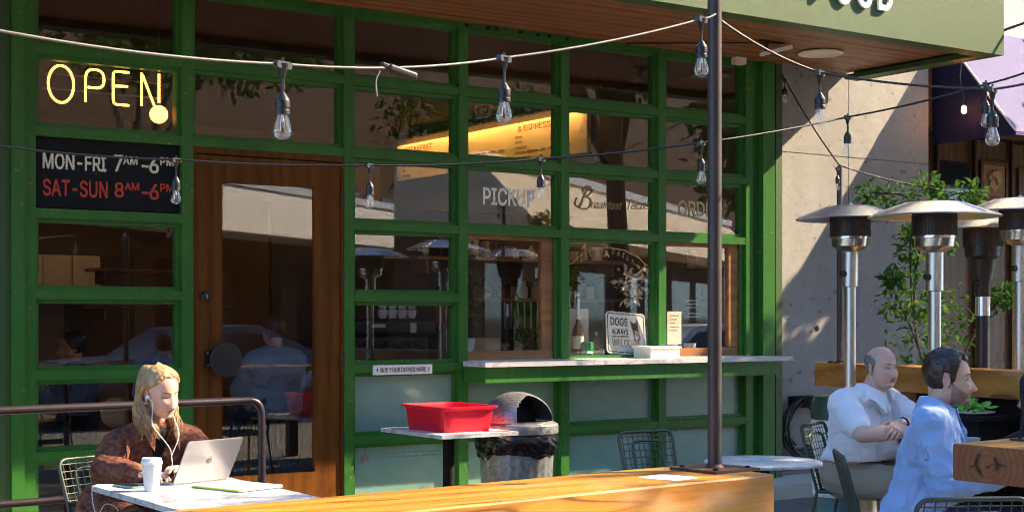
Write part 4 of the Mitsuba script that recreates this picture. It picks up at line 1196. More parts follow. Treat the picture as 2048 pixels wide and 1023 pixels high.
def chair(label, x, y, deg, w=.40, top=.845, arms=False):
    c = thing('wire_chair', label, 'chair', 'green wire mesh cafe chairs')
    M = trimesh.transformations.rotation_matrix(math.radians(deg), [0, 0, 1])
    M[:3, 3] = (x, y, 0)

    def P(m):
        m = m.copy(); m.apply_transform(M); return m
    h = w / 2
    bk = lambda t: -.19 - .10 * t          # back leans outwards
    zb, zt = .46, top
    B = lambda yy, t: (bk(t), yy * (1 + .0 * t), zb + (zt - zb) * t)
    part(c, 'back_frame', P(tube(rounded([B(-h * .92, -.02), B(-h, 1), B(h, 1), B(h * .92, -.02)], .055, 7), .0095, 9)), 'chair_metal', smooth=True)
    inn = P(tube(rounded([B(-h * .55, 0), B(-h * .55, .86), B(h * .55, .86), B(h * .55, 0)], .05, 6), .007, 8))
    part(c, 'inner_hoop', inn, 'chair_metal', smooth=True)
    ws = []
    for t in np.linspace(.10, .93, 9):
        e = h * (.985 if t < .85 else .95)
        ws.append(tube([B(-e, t), B(e, t)], .0028, 5))
    for yy in np.linspace(-h * .86, h * .86, 10):
        ws.append(tube([B(yy, .02), B(yy, .985)], .0028, 5))
    part(c, 'back_mesh', P(cat(ws)), 'chair_metal', kind='stuff')
    sq = [(-.19, -h * .92, zb), (.21, -h, zb + .01), (.21, h, zb + .01), (-.19, h * .92, zb)]
    sf = np.array(rounded([sq[0], sq[1], sq[2], sq[3]], .06, 7))
    part(c, 'seat_frame', P(cat(tube(sf, .0105, 9), tube([sq[3], sq[0]], .0095, 8))), 'chair_metal', smooth=True)
    ws = []
    for xx in np.linspace(-.16, .19, 10):
        ws.append(tube([(xx, -h * .95, zb + .004), (xx, 0, zb - .004), (xx, h * .95, zb + .004)], .0028, 5))
    for yy in np.linspace(-h * .84, h * .84, 10):
        ws.append(tube([(-.185, yy, zb + .001), (.0, yy, zb - .006), (.205, yy, zb + .008)], .0028, 5))
    part(c, 'seat_mesh', P(cat(ws)), 'chair_metal', kind='stuff')
    for sx, sy in ((.17, -1), (.17, 1), (-.19, -1), (-.19, 1)):
        dx = .06 if sx > 0 else -.09
        part(c, 'leg', P(tube([(sx, sy * h * .93, zb), (sx + dx, sy * h * 1.04, .003)], .0095, 9)), 'chair_metal', smooth=True)
    return c


chair('wire chair behind the woman at the left', 2.50, -2.22, -66, .40, .79)
chair('empty wire chair in front of the counter', 5.36, -2.90, -92, .385, .83)
chair('wire chair under the man in the white polo', 6.61, -3.09, -66, .42, .84)
chair('wire chair under the man in the blue shirt', 5.44, -4.42, -40, .42, .835)
chair('wire chair at the bottom right in the gap of the timber rail', 4.42, -5.50, 62, .42, .835)

# ---------------------------------------------------------------- people
H = m3.Manifold


def ball(p, r, n=18):
    return H.sphere(float(r), n).translate([float(c) for c in p])


def hull(*pr):
    return H.batch_hull([ball(p, r) for p, r in pr])


def fuse(ms):
    return H.batch_boolean(ms, m3.OpType.Add)


def soft(m, edge, it=12, lam=.5):
    t = tm(m.refine_to_length(edge))
    t.merge_vertices()
    v0 = np.array(t.vertices)
    trimesh.smoothing.filter_taubin(t, lamb=lam, nu=lam + .03, iterations=it)
    v1 = np.array(t.vertices)
    bad = ~(np.linalg.norm(v1 - v0, axis=1) < max(edge * 3, .03))
    v1[bad] = v0[bad]
    t.vertices = v1
    return t


def wrinkle(t, amp, sc, seed, stretch=(1, 1, 1), passes=1):
    v = np.array(t.vertices)
    n = np.array(t.vertex_normals)
    w = meshkit.fbm(np.stack([v[:, 0] * 3, v[:, 1] * 3, v[:, 2] * 3], 1), 2, seed) * 2.4
    q = np.stack([v[:, 0] * stretch[0] + .12 * w, v[:, 1] * stretch[1] + .10 * w, v[:, 2] * stretch[2] + .14 * w], 1) * sc
    f = 1 - np.abs(meshkit.fbm(q, 2, seed + 3) * 2 - 1) ** .7
    g = meshkit.fbm(v * sc * .35, 2, seed + 9)
    t.vertices = v + n * (amp * (f - .5) * (.25 + 1.3 * g))[:, None]
    return t


SPH = trimesh.creation.icosphere(6)
SD = np.array(SPH.vertices)


def headmesh(male=1.0, fat=0.0, jaw=1.0, nose=1.0):
    d = SD
    ell = [((-.012, 0, .030), (.098, .076, .088)), ((.022, 0, -.02), (.070, .063 + .004 * fat, .080)), ((.028, 0, -.068), (.057, (.050 + .008 * fat) * jaw, .047)), ((.060, 0, -.094), (.027, .028 * jaw, .022))]
    if fat:
        ell.append(((.01, 0, -.085), (.060, .056, .045)))
    k, acc = 170.0, 0
    for c, r in ell:
        c, r = A(*c), A(*r)
        a = ((d / r) ** 2).sum(1); b = (d * c / r ** 2).sum(1); cc = ((c / r) ** 2).sum() - 1
        t = (b + np.sqrt(np.maximum(b * b - a * cc, 0))) / a
        acc = acc + np.exp(k * t)
    v = d * (np.log(acc) / k)[:, None]
    y, z = v[:, 1], v[:, 2]
    g = lambda y0, z0, sy, sz: np.exp(-((y - y0) / sy) ** 2 / 2 - ((z - z0) / sz) ** 2 / 2)
    fr = np.clip((v[:, 0] - .035) / .03, 0, 1)
    dx = np.zeros(len(v))
    zz = np.clip((.010 - z) / .052, 0, 1)
    ny = .0075 + .0075 * zz ** 2
    up = np.clip((.020 - z) / .02, 0, 1) * np.clip((z + .060) / .012, 0, 1)
    dx += nose * (.004 + .024 * zz ** 1.3) * np.exp(-(y / ny) ** 2 / 2) * np.clip(up, 0, 1)
    dx += .006 * nose * (g(.013, -.046, .006, .006) + g(-.013, -.046, .006, .006))
    for s in (-1, 1):
        dx += -.013 * g(s * .031, .003, .015, .010) + .005 * g(s * .028, .022, .018, .006) * male + .006 * g(s * .043, -.024, .017, .014)
        dx += .0035 * g(s * .031, .008, .013, .0035) + .0028 * g(s * .031, -.006, .013, .003)
        dx += -.003 * g(s * .026, -.052, .006, .012)
    dx += .0055 * g(0, -.0645, .019, .0042) + .0065 * g(0, -.0755, .017, .0048) - .0065 * g(0, -.0697, .022, .0016)
    dx += -.0045 * g(0, -.086, .020, .0045) + .003 * g(0, -.101, .014, .008) - .002 * g(0, -.058, .004, .005)
    v[:, 0] += dx * fr
    return v


def ear(s):
    m = trimesh.creation.icosphere(4)
    u = np.array(m.vertices)
    rad = np.sqrt(u[:, 0] ** 2 + u[:, 2] ** 2)
    w = np.array([.019, .0085, .033]) * u
    w[:, 1] -= np.where(u[:, 1] > 0, .0085 * np.exp(-((rad - .35) / .28) ** 2), 0)
    w[:, 0] *= 1 - .25 * np.clip(-u[:, 2], 0, 1)
    m.vertices = w
    m = rot(m, [0, 0, 1], 24)
    m = rot(m, [0, 1, 0], -8)
    v = np.array(m.vertices)
    v[:, 1] *= s
    m.vertices = v
    if s < 0:
        m.invert()
    return mv(m, -.012, s * .0775, -.008)


def headM(pos, yaw, pitch=0, roll=0):
    M = trimesh.transformations.euler_matrix(math.radians(roll), math.radians(pitch), math.radians(yaw), 'sxyz')
    M[:3, 3] = pos
    return M


def hand(w, d, n, t, curl=(.35, .5, .4), size=1.0, spread=.06):
    """palm, four fingers and a thumb; d towards the fingers, n out of the palm, t to the thumb side"""
    w, d, n, t = (A(*q) for q in (w, d, n, t))
    d /= np.linalg.norm(d); n = n - d * (n @ d); n /= np.linalg.norm(n); t = np.cross(n, d) * np.sign(np.cross(n, d) @ t)
    S = size
    kn = [w + S * (d * (.086 - .004 * abs(i - 1)) + t * (.031 - .0205 * i)) for i in range(4)]
    ms = [hull((w + t * .018 * S, .015 * S), (w - t * .018 * S, .015 * S), (kn[0], .0115 * S), (kn[1], .0115 * S)), hull((w - t * .018 * S, .015 * S), (w, .015 * S), (kn[1], .0115 * S), (kn[2], .011 * S), (kn[3], .010 * S))]
    for i, L in enumerate((.072, .080, .074, .058)):
        p, dd = kn[i], d + t * spread * (1.5 - i)
        r = (.0092, .0094, .009, .0080)[i] * S
        a = 0
        for j, (f, c) in enumerate(zip((.45, .32, .23), curl)):
            a += c * (1 + .12 * i)
            u = (dd / np.linalg.norm(dd)) * math.cos(a) + n * math.sin(a)
            q = p + u * L * f * S
            ms.append(hull((p, r), (q, r * .9)))
            p, r = q, r * .9
    p = w + S * (d * .022 + t * .026)
    for u, L, r in ((d * .55 + t * .75 + n * .25, .040, .0125), (d * .85 + t * .40 + n * .25, .034, .0102), (d * .95 + t * .15 + n * .3, .026, .009)):
        u = u / np.linalg.norm(u)
        q = p + u * L * S
        ms.append(hull((p, r * S), (q, r * S * .9)))
        p = q
    t_ = soft(fuse(ms), .0045 * S, 4)
    return t_


def unit(v):
    v = np.asarray(v, float)
    return v / np.linalg.norm(v)


def torso_parts(J, r=1.0, grow=0.0, belly=.0):
    L = unit(J['shL'] - J['shR']); L[2] = 0; L = unit(L)
    f = A(L[1], -L[0], 0)
    P, C, Nk = J['pelvis'], J['chest'], J['neck']
    B = P * .5 + C * .5 + f * (.02 + belly)
    g = grow
    pel = [(P + L * .085 * r, .120 * r + g), (P - L * .085 * r, .120 * r + g)]
    bel = [(B + L * .075 * r, .118 * r + g + belly * .5), (B - L * .075 * r, .118 * r + g + belly * .5)]
    che = [(C + L * .085 * r, .118 * r + g), (C - L * .085 * r, .118 * r + g)]
    sh = [(J['shL'], .066 * r + g), (J['shR'], .066 * r + g)]
    return [hull(*pel, *bel), hull(*bel, *che), hull(*che, *sh), hull(*sh, (Nk - A(0, 0, .015), .060 * r + g * .5))]


def limb(pts, rad):
    return [hull((pts[i], rad[i]), (pts[i + 1], rad[i + 1])) for i in range(len(pts) - 1)]


def lerp(a, b, t):
    return a * (1 - t) + b * t


SKIN = {}


def person(label, J, hd, skin, hands, spec, core=1.0, female=False):
    """one continuous skin mesh: torso, neck, arms, legs, head with ears, and hands"""
    p = thing('person', label, 'person')
    ms = torso_parts(J, core * .93)
    rr = spec.get('arm', 1.0)
    for s in 'RL':
        ms += limb([J['sh' + s], lerp(J['sh' + s], J['el' + s], .5), J['el' + s], lerp(J['el' + s], J['wr' + s], .35), J['wr' + s]], [.052 * rr, .046 * rr, .038 * rr, .040 * rr, .0255 * rr])
        if 'kn' + s in J:
            ms += limb([J['hip' + s], J['kn' + s], J['an' + s]], [.085, .058, .04])
            ft = unit(J['kn' + s] - J['hip' + s]); ft[2] = 0
            ms.append(hull((J['an' + s], .045), (J['an' + s] + unit(ft) * .15 - A(0, 0, .045), .03)))
    M = headM(*hd)
    hp = M[:3, 3]
    jawb = (M @ A(-.025, 0, -.06, 1))[:3]
    ms += limb([J['neck'] + A(0, 0, .012), lerp(J['neck'], jawb, .55), jawb], [.056 * spec.get('neck', 1), .052 * spec.get('neck', 1), .050 * spec.get('neck', 1)])
    b = soft(fuse(ms), .014, 10)
    hv = headmesh(spec.get('male', 1.0), spec.get('fat', 0), spec.get('jaw', 1.0), spec.get('nose', 1.0)) * spec.get('size', 1.0)
    hm = trimesh.Trimesh(hv, SPH.faces, process=False)
    tri = [man(b)]
    h2 = hm.copy(); h2.apply_transform(M); tri.append(man(h2))
    for s in (-1, 1):
        e = ear(s); e.apply_scale(spec.get('size', 1.0)); e.apply_transform(M); tri.append(man(e))
    for h in hands:
        tri.append(man(h))
    body = tm(fuse(tri))
    body.merge_vertices()
    # skin colour: lips, cheeks, stubble, knuckles; eye sockets and lip seam painted darker
    V = np.array(body.vertices)
    loc = (np.linalg.inv(M) @ np.c_[V, np.ones(len(V))].T).T[:, :3] / spec.get('size', 1.0)
    col = np.tile(A(*skin), (len(V), 1))
    x, y, z = loc.T
    hm_ = np.clip((.16 - np.linalg.norm(loc, axis=1)) / .02, 0, 1)
    g = lambda y0, z0, sy, sz: np.exp(-((y - y0) / sy) ** 2 / 2 - ((z - z0) / sz) ** 2 / 2) * (x > .03) * hm_

    def tint(w, c):
        nonlocal col
        w = np.clip(w, 0, 1)[:, None]
        col = col * (1 - w) + A(*c) * w
    red = A(*skin) * A(1.02, .74, .70)
    tint(.75 * (g(.04, -.03, .020, .018) + g(-.04, -.03, .020, .018)) + .7 * g(0, -.042, .012, .012) + .35 * g(0, .06, .05, .02), red)
    tint(.45 * (g(.031, -.004, .015, .007) + g(-.031, -.004, .015, .007)), A(*skin) * A(.62, .50, .48))
    tint(.4 * np.exp(-((np.abs(y) - .078) / .012) ** 2) * hm_ * (np.abs(x + .012) < .03), red)
    nz = meshkit.fbm(V * 60, 2, 5)
    col *= (.93 + .14 * nz)[:, None]
    if spec.get('stubble'):
        ang = np.degrees(np.arctan2(np.abs(y), x))
        zl = np.interp(ang, [0, 18, 30, 45, 62, 75, 90], [-.050, -.052, -.058, -.045, -.030, -.012, -.01])
        w = np.clip((zl - z) / .012, 0, 1) * (ang < 82) * hm_ * np.clip((z + .125) / .01, 0, 1)
        w *= 1 - np.exp(-(y / .02) ** 2 / 2 - ((z + .070) / .008) ** 2 / 2)
        tint(w * spec['stubble'] * (.6 + .6 * meshkit.noise(V * 350, 3)), spec['beard'])
    tint(.9 * np.exp(-(y / .019) ** 4 - ((z + .0695) / .0105) ** 4) * (x > .06) * hm_, spec.get('lips', A(*skin) * A(.85, .52, .50)))
    tint(.65 * np.exp(-(y / .019) ** 4 - ((z + .0697) / .0016) ** 2) * (x > .06) * hm_, (.05, .018, .014))  # shade painted into the seam between the lips
    part(p, 'body', body, 'skin', smooth=True, color=np.clip(col, 0, 1))
    S = spec.get('size', 1.0)

    def sx(yy, zz):
        i = np.argmin((hv[:, 1] - yy * S) ** 2 + (hv[:, 2] - zz * S) ** 2 + 9 * (hv[:, 0] < 0))
        return hv[i]
    for s in (-1, 1):
        ez = spec.get('eye_open', .6)
        c0 = sx(s * .031, .003)
        e = trimesh.creation.icosphere(3, .0115 * S)
        e = mv(e, c0[0] - .0085 * S, s * .031 * S, .003 * S)
        if ez > .1:
            ee = e.copy(); ee.apply_transform(M)
            part(p, 'eye', ee, 'eye_white', smooth=True)
            ir = mv(trimesh.creation.icosphere(2, .0062 * S), c0[0] - .0022 * S, s * .031 * S + spec.get('gaze', 0) * .004, .0022 * S)
            ir.apply_transform(M)
            part(p, 'iris', ir, 'eye_dark', smooth=True)
        lp = np.array([sx(s * yy, zz) + A(.0022, 0, 0) for yy, zz in ((.018, .002 - .004 * (1 - ez)), (.025, .0065 * ez - .003 * (1 - ez) + .001), (.031, .008 * ez - .005 * (1 - ez) + .001), (.038, .0065 * ez - .004 * (1 - ez) + .001), (.045, .001))])
        l = tube(bez(lp, 4), .0013 * S, 5); l.apply_transform(M)
        part(p, 'eyelash', l, 'lash')
        bp = np.array([sx(s * yy, zz) + A(.0012, 0, 0) for yy, zz in ((.014, .0205), (.024, .0245), (.036, .0255), (.047, .0195))])
        q = bez(bp, 5)
        br = tube(q, np.interp(np.linspace(0, 1, len(q)), [0, .3, 1], [.0026, .0030, .0012]) * S, 6); br.apply_transform(M)
        part(p, 'eyebrow', br, spec['brow'])
    return p, M, hv


def hair_shell(hv, M, zline, thick, seed, S=1.0, zup=None, rough=.3):
    v = hv / S
    n = np.array(trimesh.Trimesh(hv, SPH.faces, process=False).vertex_normals)
    ang = np.degrees(np.arctan2(np.abs(v[:, 1]), v[:, 0]))
    zl = np.interp(ang, *zline)
    wob = (meshkit.noise(v * 90, seed) - .5) * .010
    m = np.clip((v[:, 2] - zl + wob + .004) / .014, 0, 1)
    if zup:
        m *= np.clip((np.interp(ang, *zup) - v[:, 2] + wob) / .02, 0, 1)
    th = thick(v, ang) * (1 - rough / 2 + rough * meshkit.fbm(v * A(70, 110, 60), 3, seed + 1))
    out = hv + n * (th * m ** .5 - .004 * (1 - m))[:, None] * S
    keep = m[SPH.faces].max(1) > 0
    t = trimesh.Trimesh(out, SPH.faces[keep], process=False)
    t.remove_unreferenced_vertices()
    t.apply_transform(M)
    return t


def strokes(hv, M, zline, n, L, seed, zup=None, lift=.4, r=.0011):
    g = np.random.default_rng(seed)
    nn = np.array(trimesh.Trimesh(hv, SPH.faces, process=False).vertex_normals)
    ang = np.degrees(np.arctan2(np.abs(hv[:, 1]), hv[:, 0]))
    ok = hv[:, 2] > np.interp(ang, *zline) + .004
    if zup:
        ok &= hv[:, 2] < np.interp(ang, *zup) - .004
    idx = g.choice(np.nonzero(ok)[0], n)
    out = []
    for i in idx:
        p, q = hv[i], nn[i]
        f = A(-.75 if hv[i, 2] > .06 else -.35, .10 * np.sign(p[1]), -.2 if hv[i, 2] > .06 else -.9) + g.normal(size=3) * .22
        f = unit(f - q * (f @ q))
        l = L(p) * (.7 + .6 * g.random())
        b = p + q * l * .25
        out.append(tube([b, b + (f + q * lift) * l * .5, b + (f + q * lift * .45) * l], np.array([1, .9, .3]) * r, 4))
    t = cat(out)
    t.apply_transform(M)
    return t


def collar(J, M, mat, p, r0=.068, h=.045, gap=.5, lean=.012, yaw=0, flare=.022, drop=.05):
    """folded shirt collar: a band round the neck with pointed fronts"""
    f = A(math.cos(yaw), math.sin(yaw), 0)
    l = A(-f[1], f[0], 0)
    base = J['neck']
    n = 40
    V = []
    for i in range(n + 1):
        a = gap + (2 * math.pi - 2 * gap) * i / n
        fr = max(0, math.cos(a))
        pt = max(0, 1 - min(a - gap, 2 * math.pi - gap - a) / .5)
        for rr, zz in ((r0, h * (1 - .35 * fr)), (r0 + .004, h * (1 - .35 * fr) + .003), (r0 + flare + .010 * pt, -.012 - drop * pt * .6 - .012 * fr), (r0 + flare - .004 + .010 * pt, -.014 - drop * pt * .6 - .012 * fr)):
            V.append(base + f * (math.cos(a) * rr * 1.08 + lean) + l * math.sin(a) * rr + A(0, 0, zz - .035 * fr))
    V = np.array(V)
    F = []
    for i in range(n):
        for k in range(4):
            q = (k + 1) % 4
            F += [(i * 4 + k, i * 4 + q, i * 4 + 4 + q), (i * 4 + k, i * 4 + 4 + q, i * 4 + 4 + k)]
    F += [(0, 1, 2), (0, 2, 3), (n * 4, n * 4 + 2, n * 4 + 1), (n * 4, n * 4 + 3, n * 4 + 2)]
    return part(p, 'collar', trimesh.Trimesh(V, np.array(F), process=False), mat, smooth=35)


def legs(J, yaw, knee_out=.47, zk=.53, sep=.11):
    f = A(math.cos(yaw), math.sin(yaw), 0); l = A(-f[1], f[0], 0)
    for s, k in ((-1, 'R'), (1, 'L')):
        J['hip' + k] = J['pelvis'] + l * s * .095 - A(0, 0, .03)
        J['kn' + k] = J['hip' + k] * A(1, 1, 0) + f * knee_out + l * s * (sep - .09) + A(0, 0, zk)
        J['an' + k] = J['kn' + k] * A(1, 1, 0) + f * .02 + A(0, 0, .085)


def trousers(p, J, mat, grow=.0, seed=1, shoe='leather'):
    L = unit(J['hipL'] - J['hipR'])
    P = J['pelvis']
    ms = [hull((P + L * .09, .130 + grow), (P - L * .09, .130 + grow), (P + L * .07 + A(0, 0, .05), .100 + grow), (P - L * .07 + A(0, 0, .05), .100 + grow))]
    for s in 'RL':
        ms += limb([J['hip' + s], lerp(J['hip' + s], J['kn' + s], .5), J['kn' + s], lerp(J['kn' + s], J['an' + s], .5), J['an' + s] + A(0, 0, .02)], [.105 + grow, .092 + grow, .078 + grow, .068, .06])
    part(p, 'trousers', wrinkle(soft(fuse(ms), .016, 12), .010, 16, seed), mat, smooth=True)
    for s in 'RL':
        ft = unit((J['kn' + s] - J['hip' + s]) * A(1, 1, 0))
        a = J['an' + s]
        part(p, 'shoe', soft(fuse([hull((a - A(0, 0, .035), .05), (a - ft * .03 - A(0, 0, .045), .04), (a + ft * .15 - A(0, 0, .052), .033)), hull((a + ft * .05 - A(0, 0, .02), .045), (a + ft * .16 - A(0, 0, .05), .034))]), .012, 5), shoe, smooth=True)


def V3(*v):
    return A(*v)


# --- the woman at the laptop
J = dict(pelvis=V3(2.46, -2.21, .575), chest=V3(2.515, -2.40, .80), neck=V3(2.522, -2.485, .972), shR=V3(2.362, -2.43, .885), shL=V3(2.690, -2.475, .890), elR=V3(2.262, -2.535, .785), wrR=V3(2.352, -2.765, .775), elL=V3(2.735, -2.66, .785), wrL=V3(2.545, -2.80, .785))
legs(J, math.radians(-88))
hR = hand(J['wrR'], (.42, -.85, .12), (0, 0, -1), (.9, .4, 0), (.25, .45, .4), .92)
hL = hand(J['wrL'], (-.80, -.52, .28), (0, 0, -1), (-.4, -.7, .3), (.2, .4, .3), .92)
wsp = dict(size=.945, male=.35, jaw=.90, nose=.66, neck=.84, arm=.86, brow='lash', eye_open=.05, lips=(.52, .22, .18))
p, M, hv = person('blonde woman in a brown jacket with white earphones working at a laptop', J, ((2.517, -2.570, 1.128), -74, 15, 4), (.66, .42, .31), [hR, hL], wsp, .86)
ms = torso_parts(J, .86, .016)
for s in 'RL':
    ms += limb([J['sh' + s], lerp(J['sh' + s], J['el' + s], .5), J['el' + s], lerp(J['el' + s], J['wr' + s], .5), lerp(J['el' + s], J['wr' + s], .88)], [.072, .070, .064, .056, .047])
part(p, 'jacket', wrinkle(soft(fuse(ms), .009, 12), .013, 13, 4), 'corduroy', smooth=True)
collar(J, M, 'corduroy', p, .066, .03, .62, .02, math.radians(-84), .032, .10)
f_ = A(math.cos(math.radians(-86)), math.sin(math.radians(-86)), 0)
part(p, 'undershirt', soft(fuse([hull((J['neck'] + f_ * .045 - A(0, 0, .03), .035), (J['chest'] + f_ * .105 + A(0, 0, .04), .03))]), .012, 4), 'black_matte', smooth=True)
trousers(p, J, 'corduroy', 0, 3, 'white_paint')
S = wsp['size']
part(p, 'hair', hair_shell(hv, M, ([0, 20, 35, 50, 65, 80, 96, 108, 120, 140, 180], [.094, .092, .086, .070, .050, .036, .026, -.01, -.05, -.09, -.10]), lambda v, a: .012 + .006 * np.clip(v[:, 2] / .1, 0, 1), 5, S), 'hair_blond', smooth=True, label='blonde hair parted at the crown')
hr_ = np.random.default_rng(12)
Yaw = headM(M[:3, 3], -74, 0, 2)
st = []
for i in range(1150):
    s = -1 if i % 2 else 1
    u = hr_.random() ** .8
    x0 = .052 - .135 * u + hr_.normal() * .006
    o = hr_.normal() * .005
    fr_ = 1 - u
    drop = -.178 - .05 * hr_.random() + .03 * u
    back = .018 if s > 0 else 0.0
    xe = (.030 if s < 0 else .004) - .085 * u + hr_.normal() * .012
    pts = [(x0, .010 + s * .008, .124 - 2.0 * (x0 + .02) ** 2), (x0 - .012 - back, .004 + s * .056, .110 - .020 * fr_), (x0 * .55 - .030 - .4 * back, s * (.086 + o), .045), (-.040 - .035 * u + .3 * o, s * (.092 + o), -.022), (-.034 - .03 * u + .4 * (xe + .03), s * (.094 + o + .008 * hr_.normal()), -.085), (xe - .004, s * (.088 + o - .008 * fr_ + .010 * hr_.normal()), -.150), (xe + .012 * fr_, s * (.078 + o - .012 * fr_ + .012 * hr_.normal()), drop)]
    pts = np.array(pts) * S
    w = np.clip((.05 - pts[:, 2]) / .16, 0, 1)[:, None]
    P1 = (M @ np.c_[pts, np.ones(7)].T).T[:, :3]
    P2 = (Yaw @ np.c_[pts, np.ones(7)].T).T[:, :3]
    q = bez(P1 * (1 - w) + P2 * w, 4)
    r = .0026 * (.6 + .6 * hr_.random())
    st.append(tube(q, np.interp(np.linspace(0, 1, len(q)), [0, .1, .75, 1], [.5, 1, .9, .25]) * r, 5))
part(p, 'hair_strands', cat(st), 'hair_blond', smooth=True, kind='stuff')
E_R = (M @ A(.0, -.080 * S, -.012 * S, 1))[:3]
E_L = (M @ A(.0, .080 * S, -.012 * S, 1))[:3]
EP = thing('earphones', 'white wired earphones hanging from the woman\'s ears', 'earphones')
mid = A(2.515, -2.70, .845)
for q in (bez([E_R, E_R + A(.01, -.035, -.025), E_R + A(.012, -.03, -.07), E_R + A(.008, -.05, -.13), lerp(E_R, mid, .72) + A(-.0, -.05, -.03), mid], 8), bez([E_L, E_L + A(-.02, -.055, -.02), E_L + A(-.035, -.06, -.08), lerp(E_L, mid, .65) + A(.01, -.05, .0), mid], 8), bez([mid, mid + A(-.006, -.03, -.045), A(2.49, -2.80, .765), A(2.44, -2.86, .747)], 8)):
    part(EP, 'cable', tube(q, .0021, 6), 'white_paint', smooth=True)
for e in (E_R, E_L):
    part(EP, 'bud', mv(trimesh.creation.icosphere(2, .010), *(e + A(0, -.006, 0))), 'white_paint', smooth=True)

# --- the man in the white polo
yw = math.radians(-72)
J = dict(pelvis=V3(6.565, -3.06, .565), chest=V3(6.555, -3.155, .835), neck=V3(6.565, -3.225, 1.035), shR=V3(6.355, -3.20, .985), shL=V3(6.775, -3.145, .985), elR=V3(6.255, -3.43, .825), wrR=V3(6.475, -3.605, .845), elL=V3(6.80, -3.43, .835), wrL=V3(6.455, -3.535, .885))
legs(J, yw)
hR = hand(J['wrR'], (.85, -.25, .35), (0, .5, .3), (-.2, -.3, .9), (.3, .4, .3), 1.02)
hL = hand(J['wrL'], (-.80, -.30, -.25), (0, .4, -.6), (-.2, -.3, .9), (.35, .5, .4), 1.02)
bsp = dict(size=1.0, male=1.1, fat=1.0, jaw=1.08, nose=.90, neck=1.28, arm=1.18, brow='hair_grey', eye_open=.45, lips=(.40, .15, .13))
p, M, hv = person('balding man in a white polo shirt leaning on a round table with crossed arms', J, ((6.582, -3.285, 1.190), -94, 2, 0), (.62, .395, .305), [hR, hL], bsp, 1.0)
ms = torso_parts(J, 1.04, .016, .035)
for s in 'RL':
    ms += limb([J['sh' + s], lerp(J['sh' + s], J['el' + s], .35), lerp(J['sh' + s], J['el' + s], .68)], [.084, .082, .080])
part(p, 'polo_shirt', wrinkle(soft(fuse(ms).trim_by_plane((0, 0, 1), .655), .010, 9), .018, 13, 14), 'white_cotton', smooth=True)
for s in 'RL':
    a, b = lerp(J['sh' + s], J['el' + s], .64), lerp(J['sh' + s], J['el' + s], .72)
    part(p, 'sleeve_cuff', soft(fuse([hull((a, .0795), (b, .0785))]), .01, 3), 'white_cotton', smooth=True)
collar(J, M, 'white_cotton', p, .088, .058, .60, .012, yw, .036, .10)
ff = A(math.cos(yw), math.sin(yw), 0)
part(p, 'undershirt', soft(fuse([hull((J['neck'] + ff * .058 - A(0, 0, .035), .038), (J['neck'] + ff * .085 - A(0, 0, .09), .03))]), .01, 4), 'white_paint', smooth=True)
part(p, 'placket', tube(bez([J['neck'] + ff * .108 - A(0, 0, .075), lerp(J['neck'], J['chest'], .6) + ff * .130, J['chest'] + ff * .148], 6), .006, 6), 'white_cotton')
trousers(p, J, 'khaki', .012, 6)
L_ = A(-ff[1], ff[0], 0)
bc = J['pelvis'] + A(0, 0, .10)
part(p, 'belt', tube([bc + L_ * .200 * math.sin(a) + ff * .126 * math.cos(a) + A(0, 0, .012 * math.cos(a)) for a in np.linspace(0, 2 * np.pi, 40, endpoint=False)], .016, 6, True), 'leather', smooth=True)
part(p, 'hair', hair_shell(hv, M, ([0, 62, 70, 80, 100, 120, 150, 180], [.3, .3, .04, -.005, -.02, -.05, -.07, -.075]), lambda v, a: .004 + 0 * a, 8, 1.0, ([0, 70, 85, 110, 140, 180], [.0, .040, .058, .070, .075, .07]), .6), 'hair_grey', smooth=True)
part(p, 'hair_strands', strokes(hv, M, ([0, 62, 70, 80, 100, 120, 150, 180], [.3, .3, .04, -.005, -.02, -.05, -.07, -.075]), 1500, lambda q: .010, 5, ([0, 70, 85, 110, 140, 180], [.0, .046, .064, .076, .080, .075]), .25, .0007), 'hair_grey', kind='stuff')
W = J['wrL']
wd = unit(J['wrL'] - J['elL'])
W2 = lerp(J['elL'], J['wrL'], .93)
fa = frame_of(wd); fb = np.cross(wd, fa)
WT = thing('wristwatch', 'silver wristwatch on the wrist of the man in the white polo', 'watch')
part(WT, 'strap', tube([W2 + .0335 * (fa * math.cos(a) + fb * math.sin(a)) for a in np.linspace(0, 2 * np.pi, 28, endpoint=False)], .006, 6, True), 'black_matte', smooth=True)
part(WT, 'case', mv(trimesh.creation.icosphere(2, .018), *(W2 + A(-.6, -.6, .35) / 1.0 * .034)), 'watch_metal', smooth=True)

# --- the man in the blue shirt
yw = math.radians(-58)
ff = A(math.cos(yw), math.sin(yw), 0); L_ = A(-ff[1], ff[0], 0)
J = dict(pelvis=V3(5.335, -4.585, .575), chest=V3(5.375, -4.655, .83), neck=V3(5.365, -4.690, 1.055))
J['shR'] = J['neck'] - L_ * .195 - A(0, 0, .062); J['shL'] = J['neck'] + L_ * .195 - A(0, 0, .062)
J['elR'] = J['shR'] + ff * .07 - L_ * .04 - A(0, 0, .265); J['wrR'] = J['elR'] + ff * .235 + L_ * .06 + A(0, 0, .07)
J['elL'] = J['shL'] + ff * .10 + L_ * .03 - A(0, 0, .25); J['wrL'] = J['elL'] + ff * .22 - L_ * .08 + A(0, 0, .08)
legs(J, yw)
hR = hand(J['wrR'], ff + A(0, 0, .1), (0, 0, -1), L_, (.3, .4, .3))
hL = hand(J['wrL'], ff - L_ * .4, (0, 0, -1), -L_, (.3, .4, .3))
usp = dict(size=1.0, male=1.15, jaw=1.03, nose=.92, neck=1.08, arm=1.0, brow='hair_brown', eye_open=.4, stubble=.72, beard=(.10, .060, .042), lips=(.36, .15, .12))
